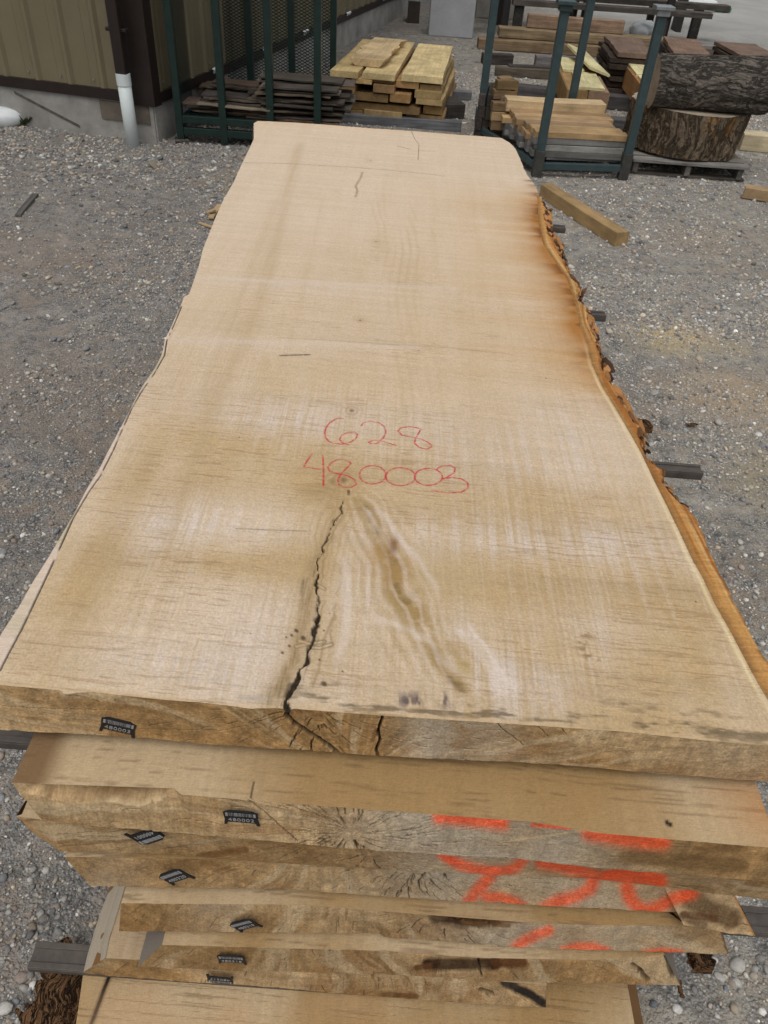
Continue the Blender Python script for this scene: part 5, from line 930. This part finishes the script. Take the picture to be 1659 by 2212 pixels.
def icosphere():
    p_ = (1+5**.5)/2; V = np.array([(-1, p_, 0), (1, p_, 0), (-1, -p_, 0), (1, -p_, 0), (0, -1, p_), (0, 1, p_), (0, -1, -p_), (0, 1, -p_), (p_, 0, -1), (p_, 0, 1), (-p_, 0, -1), (-p_, 0, 1)], float); V /= np.linalg.norm(V[0])
    Fc = [(0, 11, 5), (0, 5, 1), (0, 1, 7), (0, 7, 10), (0, 10, 11), (1, 5, 9), (5, 11, 4), (11, 10, 2), (10, 7, 6), (7, 1, 8), (3, 9, 4), (3, 4, 2), (3, 2, 6), (3, 6, 8), (3, 8, 9), (4, 9, 5), (2, 4, 11), (6, 2, 10), (8, 6, 7), (9, 8, 1)]
    return V, np.array(Fc)
def sub(V, Fc):
    V = list(map(tuple, V)); mid = {}; out = []
    def m(a, b):
        k = (min(a, b), max(a, b))
        if k not in mid: c = np.array(V[a])+np.array(V[b]); V.append(tuple(c/np.linalg.norm(c))); mid[k] = len(V)-1
        return mid[k]
    for a, b, c in Fc: ab, bc, ca = m(a, b), m(b, c), m(c, a); out += [(a, ab, ca), (b, bc, ab), (c, ca, bc), (ab, bc, ca)]
    return np.array(V), np.array(out)
IV, IF = icosphere(); IV2, IF2 = sub(IV, IF)
SC = np.array([lin(*c) for c in ((134, 132, 128), (158, 155, 149), (122, 123, 125), (150, 141, 130), (182, 178, 170), (108, 106, 105), (168, 156, 138), (140, 128, 119), (126, 131, 134), (196, 193, 187))])
def stones(n, area, smin, smax, V0, F0, seed, flat=(.45, .8), power=2.2, bright=1., name='loose_gravel', pts=None, colw=None):
    r = np.random.default_rng(seed)
    if pts is None:
        x0, x1, y0, y1 = area; m = int(n*1.0); x = r.uniform(x0, x1, m); y = r.uniform(y0, y1, m)
        keep = ~((x > fLo(np.clip(y, .6, 3.4))+.12) & (x < fRo(np.clip(y, .6, 3.4))-.12) & (y > .7) & (y < 3.4))
        s_ = x+1.87-(y-6.02)*.22; keep &= ~((s_ < .0) & (y > 6.02-.2*(x+1.87)))
        keep &= vn(x*3.1+seed, y*3.1, 200)+.5*vn(x*11, y*11, 201) > r.uniform(.2, 1.1, m); x, y = x[keep], y[keep]; m = len(x)
        s = smin*(1-r.random(m)*(1-(smin/smax)**power))**(-1/power)
    else: x, y, s = np.array(pts).T; m = len(x)
    sc = np.stack([s*r.uniform(.75, 1.35, m), s*r.uniform(.7, 1.1, m), s*r.uniform(*flat, m)], -1)*.5
    nv = len(V0); V = np.repeat(V0[None], m, 0)*(1+.22*(r.random((m, nv, 1))-.5)*2*(1 if nv < 20 else .45)); V = V*sc[:, None]
    a = r.uniform(0, 6.28, m); ca, sa = np.cos(a)[:, None], np.sin(a)[:, None]; tl = r.normal(0, .25, m)[:, None]
    X_ = V[..., 0]*ca-V[..., 1]*sa; Y_ = V[..., 0]*sa+V[..., 1]*ca; Z_ = V[..., 2]+X_*tl
    P_ = np.stack([X_+x[:, None], Y_+y[:, None], Z_+(gz(x, y)+sc[:, 2]*r.uniform(.05, .7, m))[:, None]], -1)
    c = SC[r.choice(len(SC), m, p=colw)]*r.uniform(.68, 1.2, (m, 1))*bright*np.where(x > .2, 1.12, .92)[:, None]; C_ = np.repeat(c[:, None], nv, 1)*(1+.08*(r.random((m, nv, 1))-.5))
    Fc = (F0[None]+np.arange(m)[:, None, None]*nv).reshape(-1, 3)
    me = rawmesh(name, P_.reshape(-1, 3), Fc, C_.reshape(-1, 3), True); me.materials.append(M['stone']); o = link(bpy.data.objects.new(name, me)); return tag(o, kind='stuff')
CW = np.array([.16, .16, .13, .13, .08, .10, .08, .09, .04, .03]); 
stones(170000, (-1.6, 2.6, .2, 4.2), .0045, .024, IV, IF, 31, power=2.3, bright=1.3, colw=CW)
stones(130000, (-4.2, 5.2, 3.4, 9.5), .008, .035, IV, IF, 32, power=2.6, bright=1.3, colw=CW)
stones(3600, (-3.5, 4.8, .2, 9), .016, .036, IV2, IF2, 33, power=2.6, bright=1.15, colw=CW)
stones(5200, (-3.4, -.9, 5.0, 6.4), .012, .042, IV2, IF2, 34, power=1.9, bright=1.15, colw=CW)
stones(2600, (-1.2, 2.5, 7, 12), .015, .045, IV, IF, 35, power=2.2, bright=1.0, colw=CW)
named = [(1385, 527, .062), (1412, 852, .048), (1497, 917, .02), (1436, 914, .045), (1550, 915, .05), (1375, 862, .03), (1480, 860, .03), (1567, 858, .032), (1300, 456, .03), (1285, 458, .05), (1360, 470, .045), (1617, 676, .03), (1432, 400, .05), (335, 362, .085), (225, 366, .06), (178, 306, .05), (252, 350, .05), (345, 345, .07), (420, 350, .05), (505, 326, .05), (1310, 384, .05), (1575, 1330, .035), (1604, 1340, .03), (1540, 985, .03), (1518, 1001, .035), (1600, 1185, .03), (60, 1640, .035), (70, 2003, .045), (95, 1985, .04), (12, 2180, .06), (1410, 2170, .03), (1462, 2180, .035), (1585, 2180, .04), (1630, 2095, .03)]
stones(0, None, 0, 0, *sub(IV2, IF2), 36, flat=(.5, .7), pts=[(*W(a, b, 0)[:2], s*(.48 if b > 1300 else .75)) for a, b, s in named], bright=.8, name='large_pebbles')
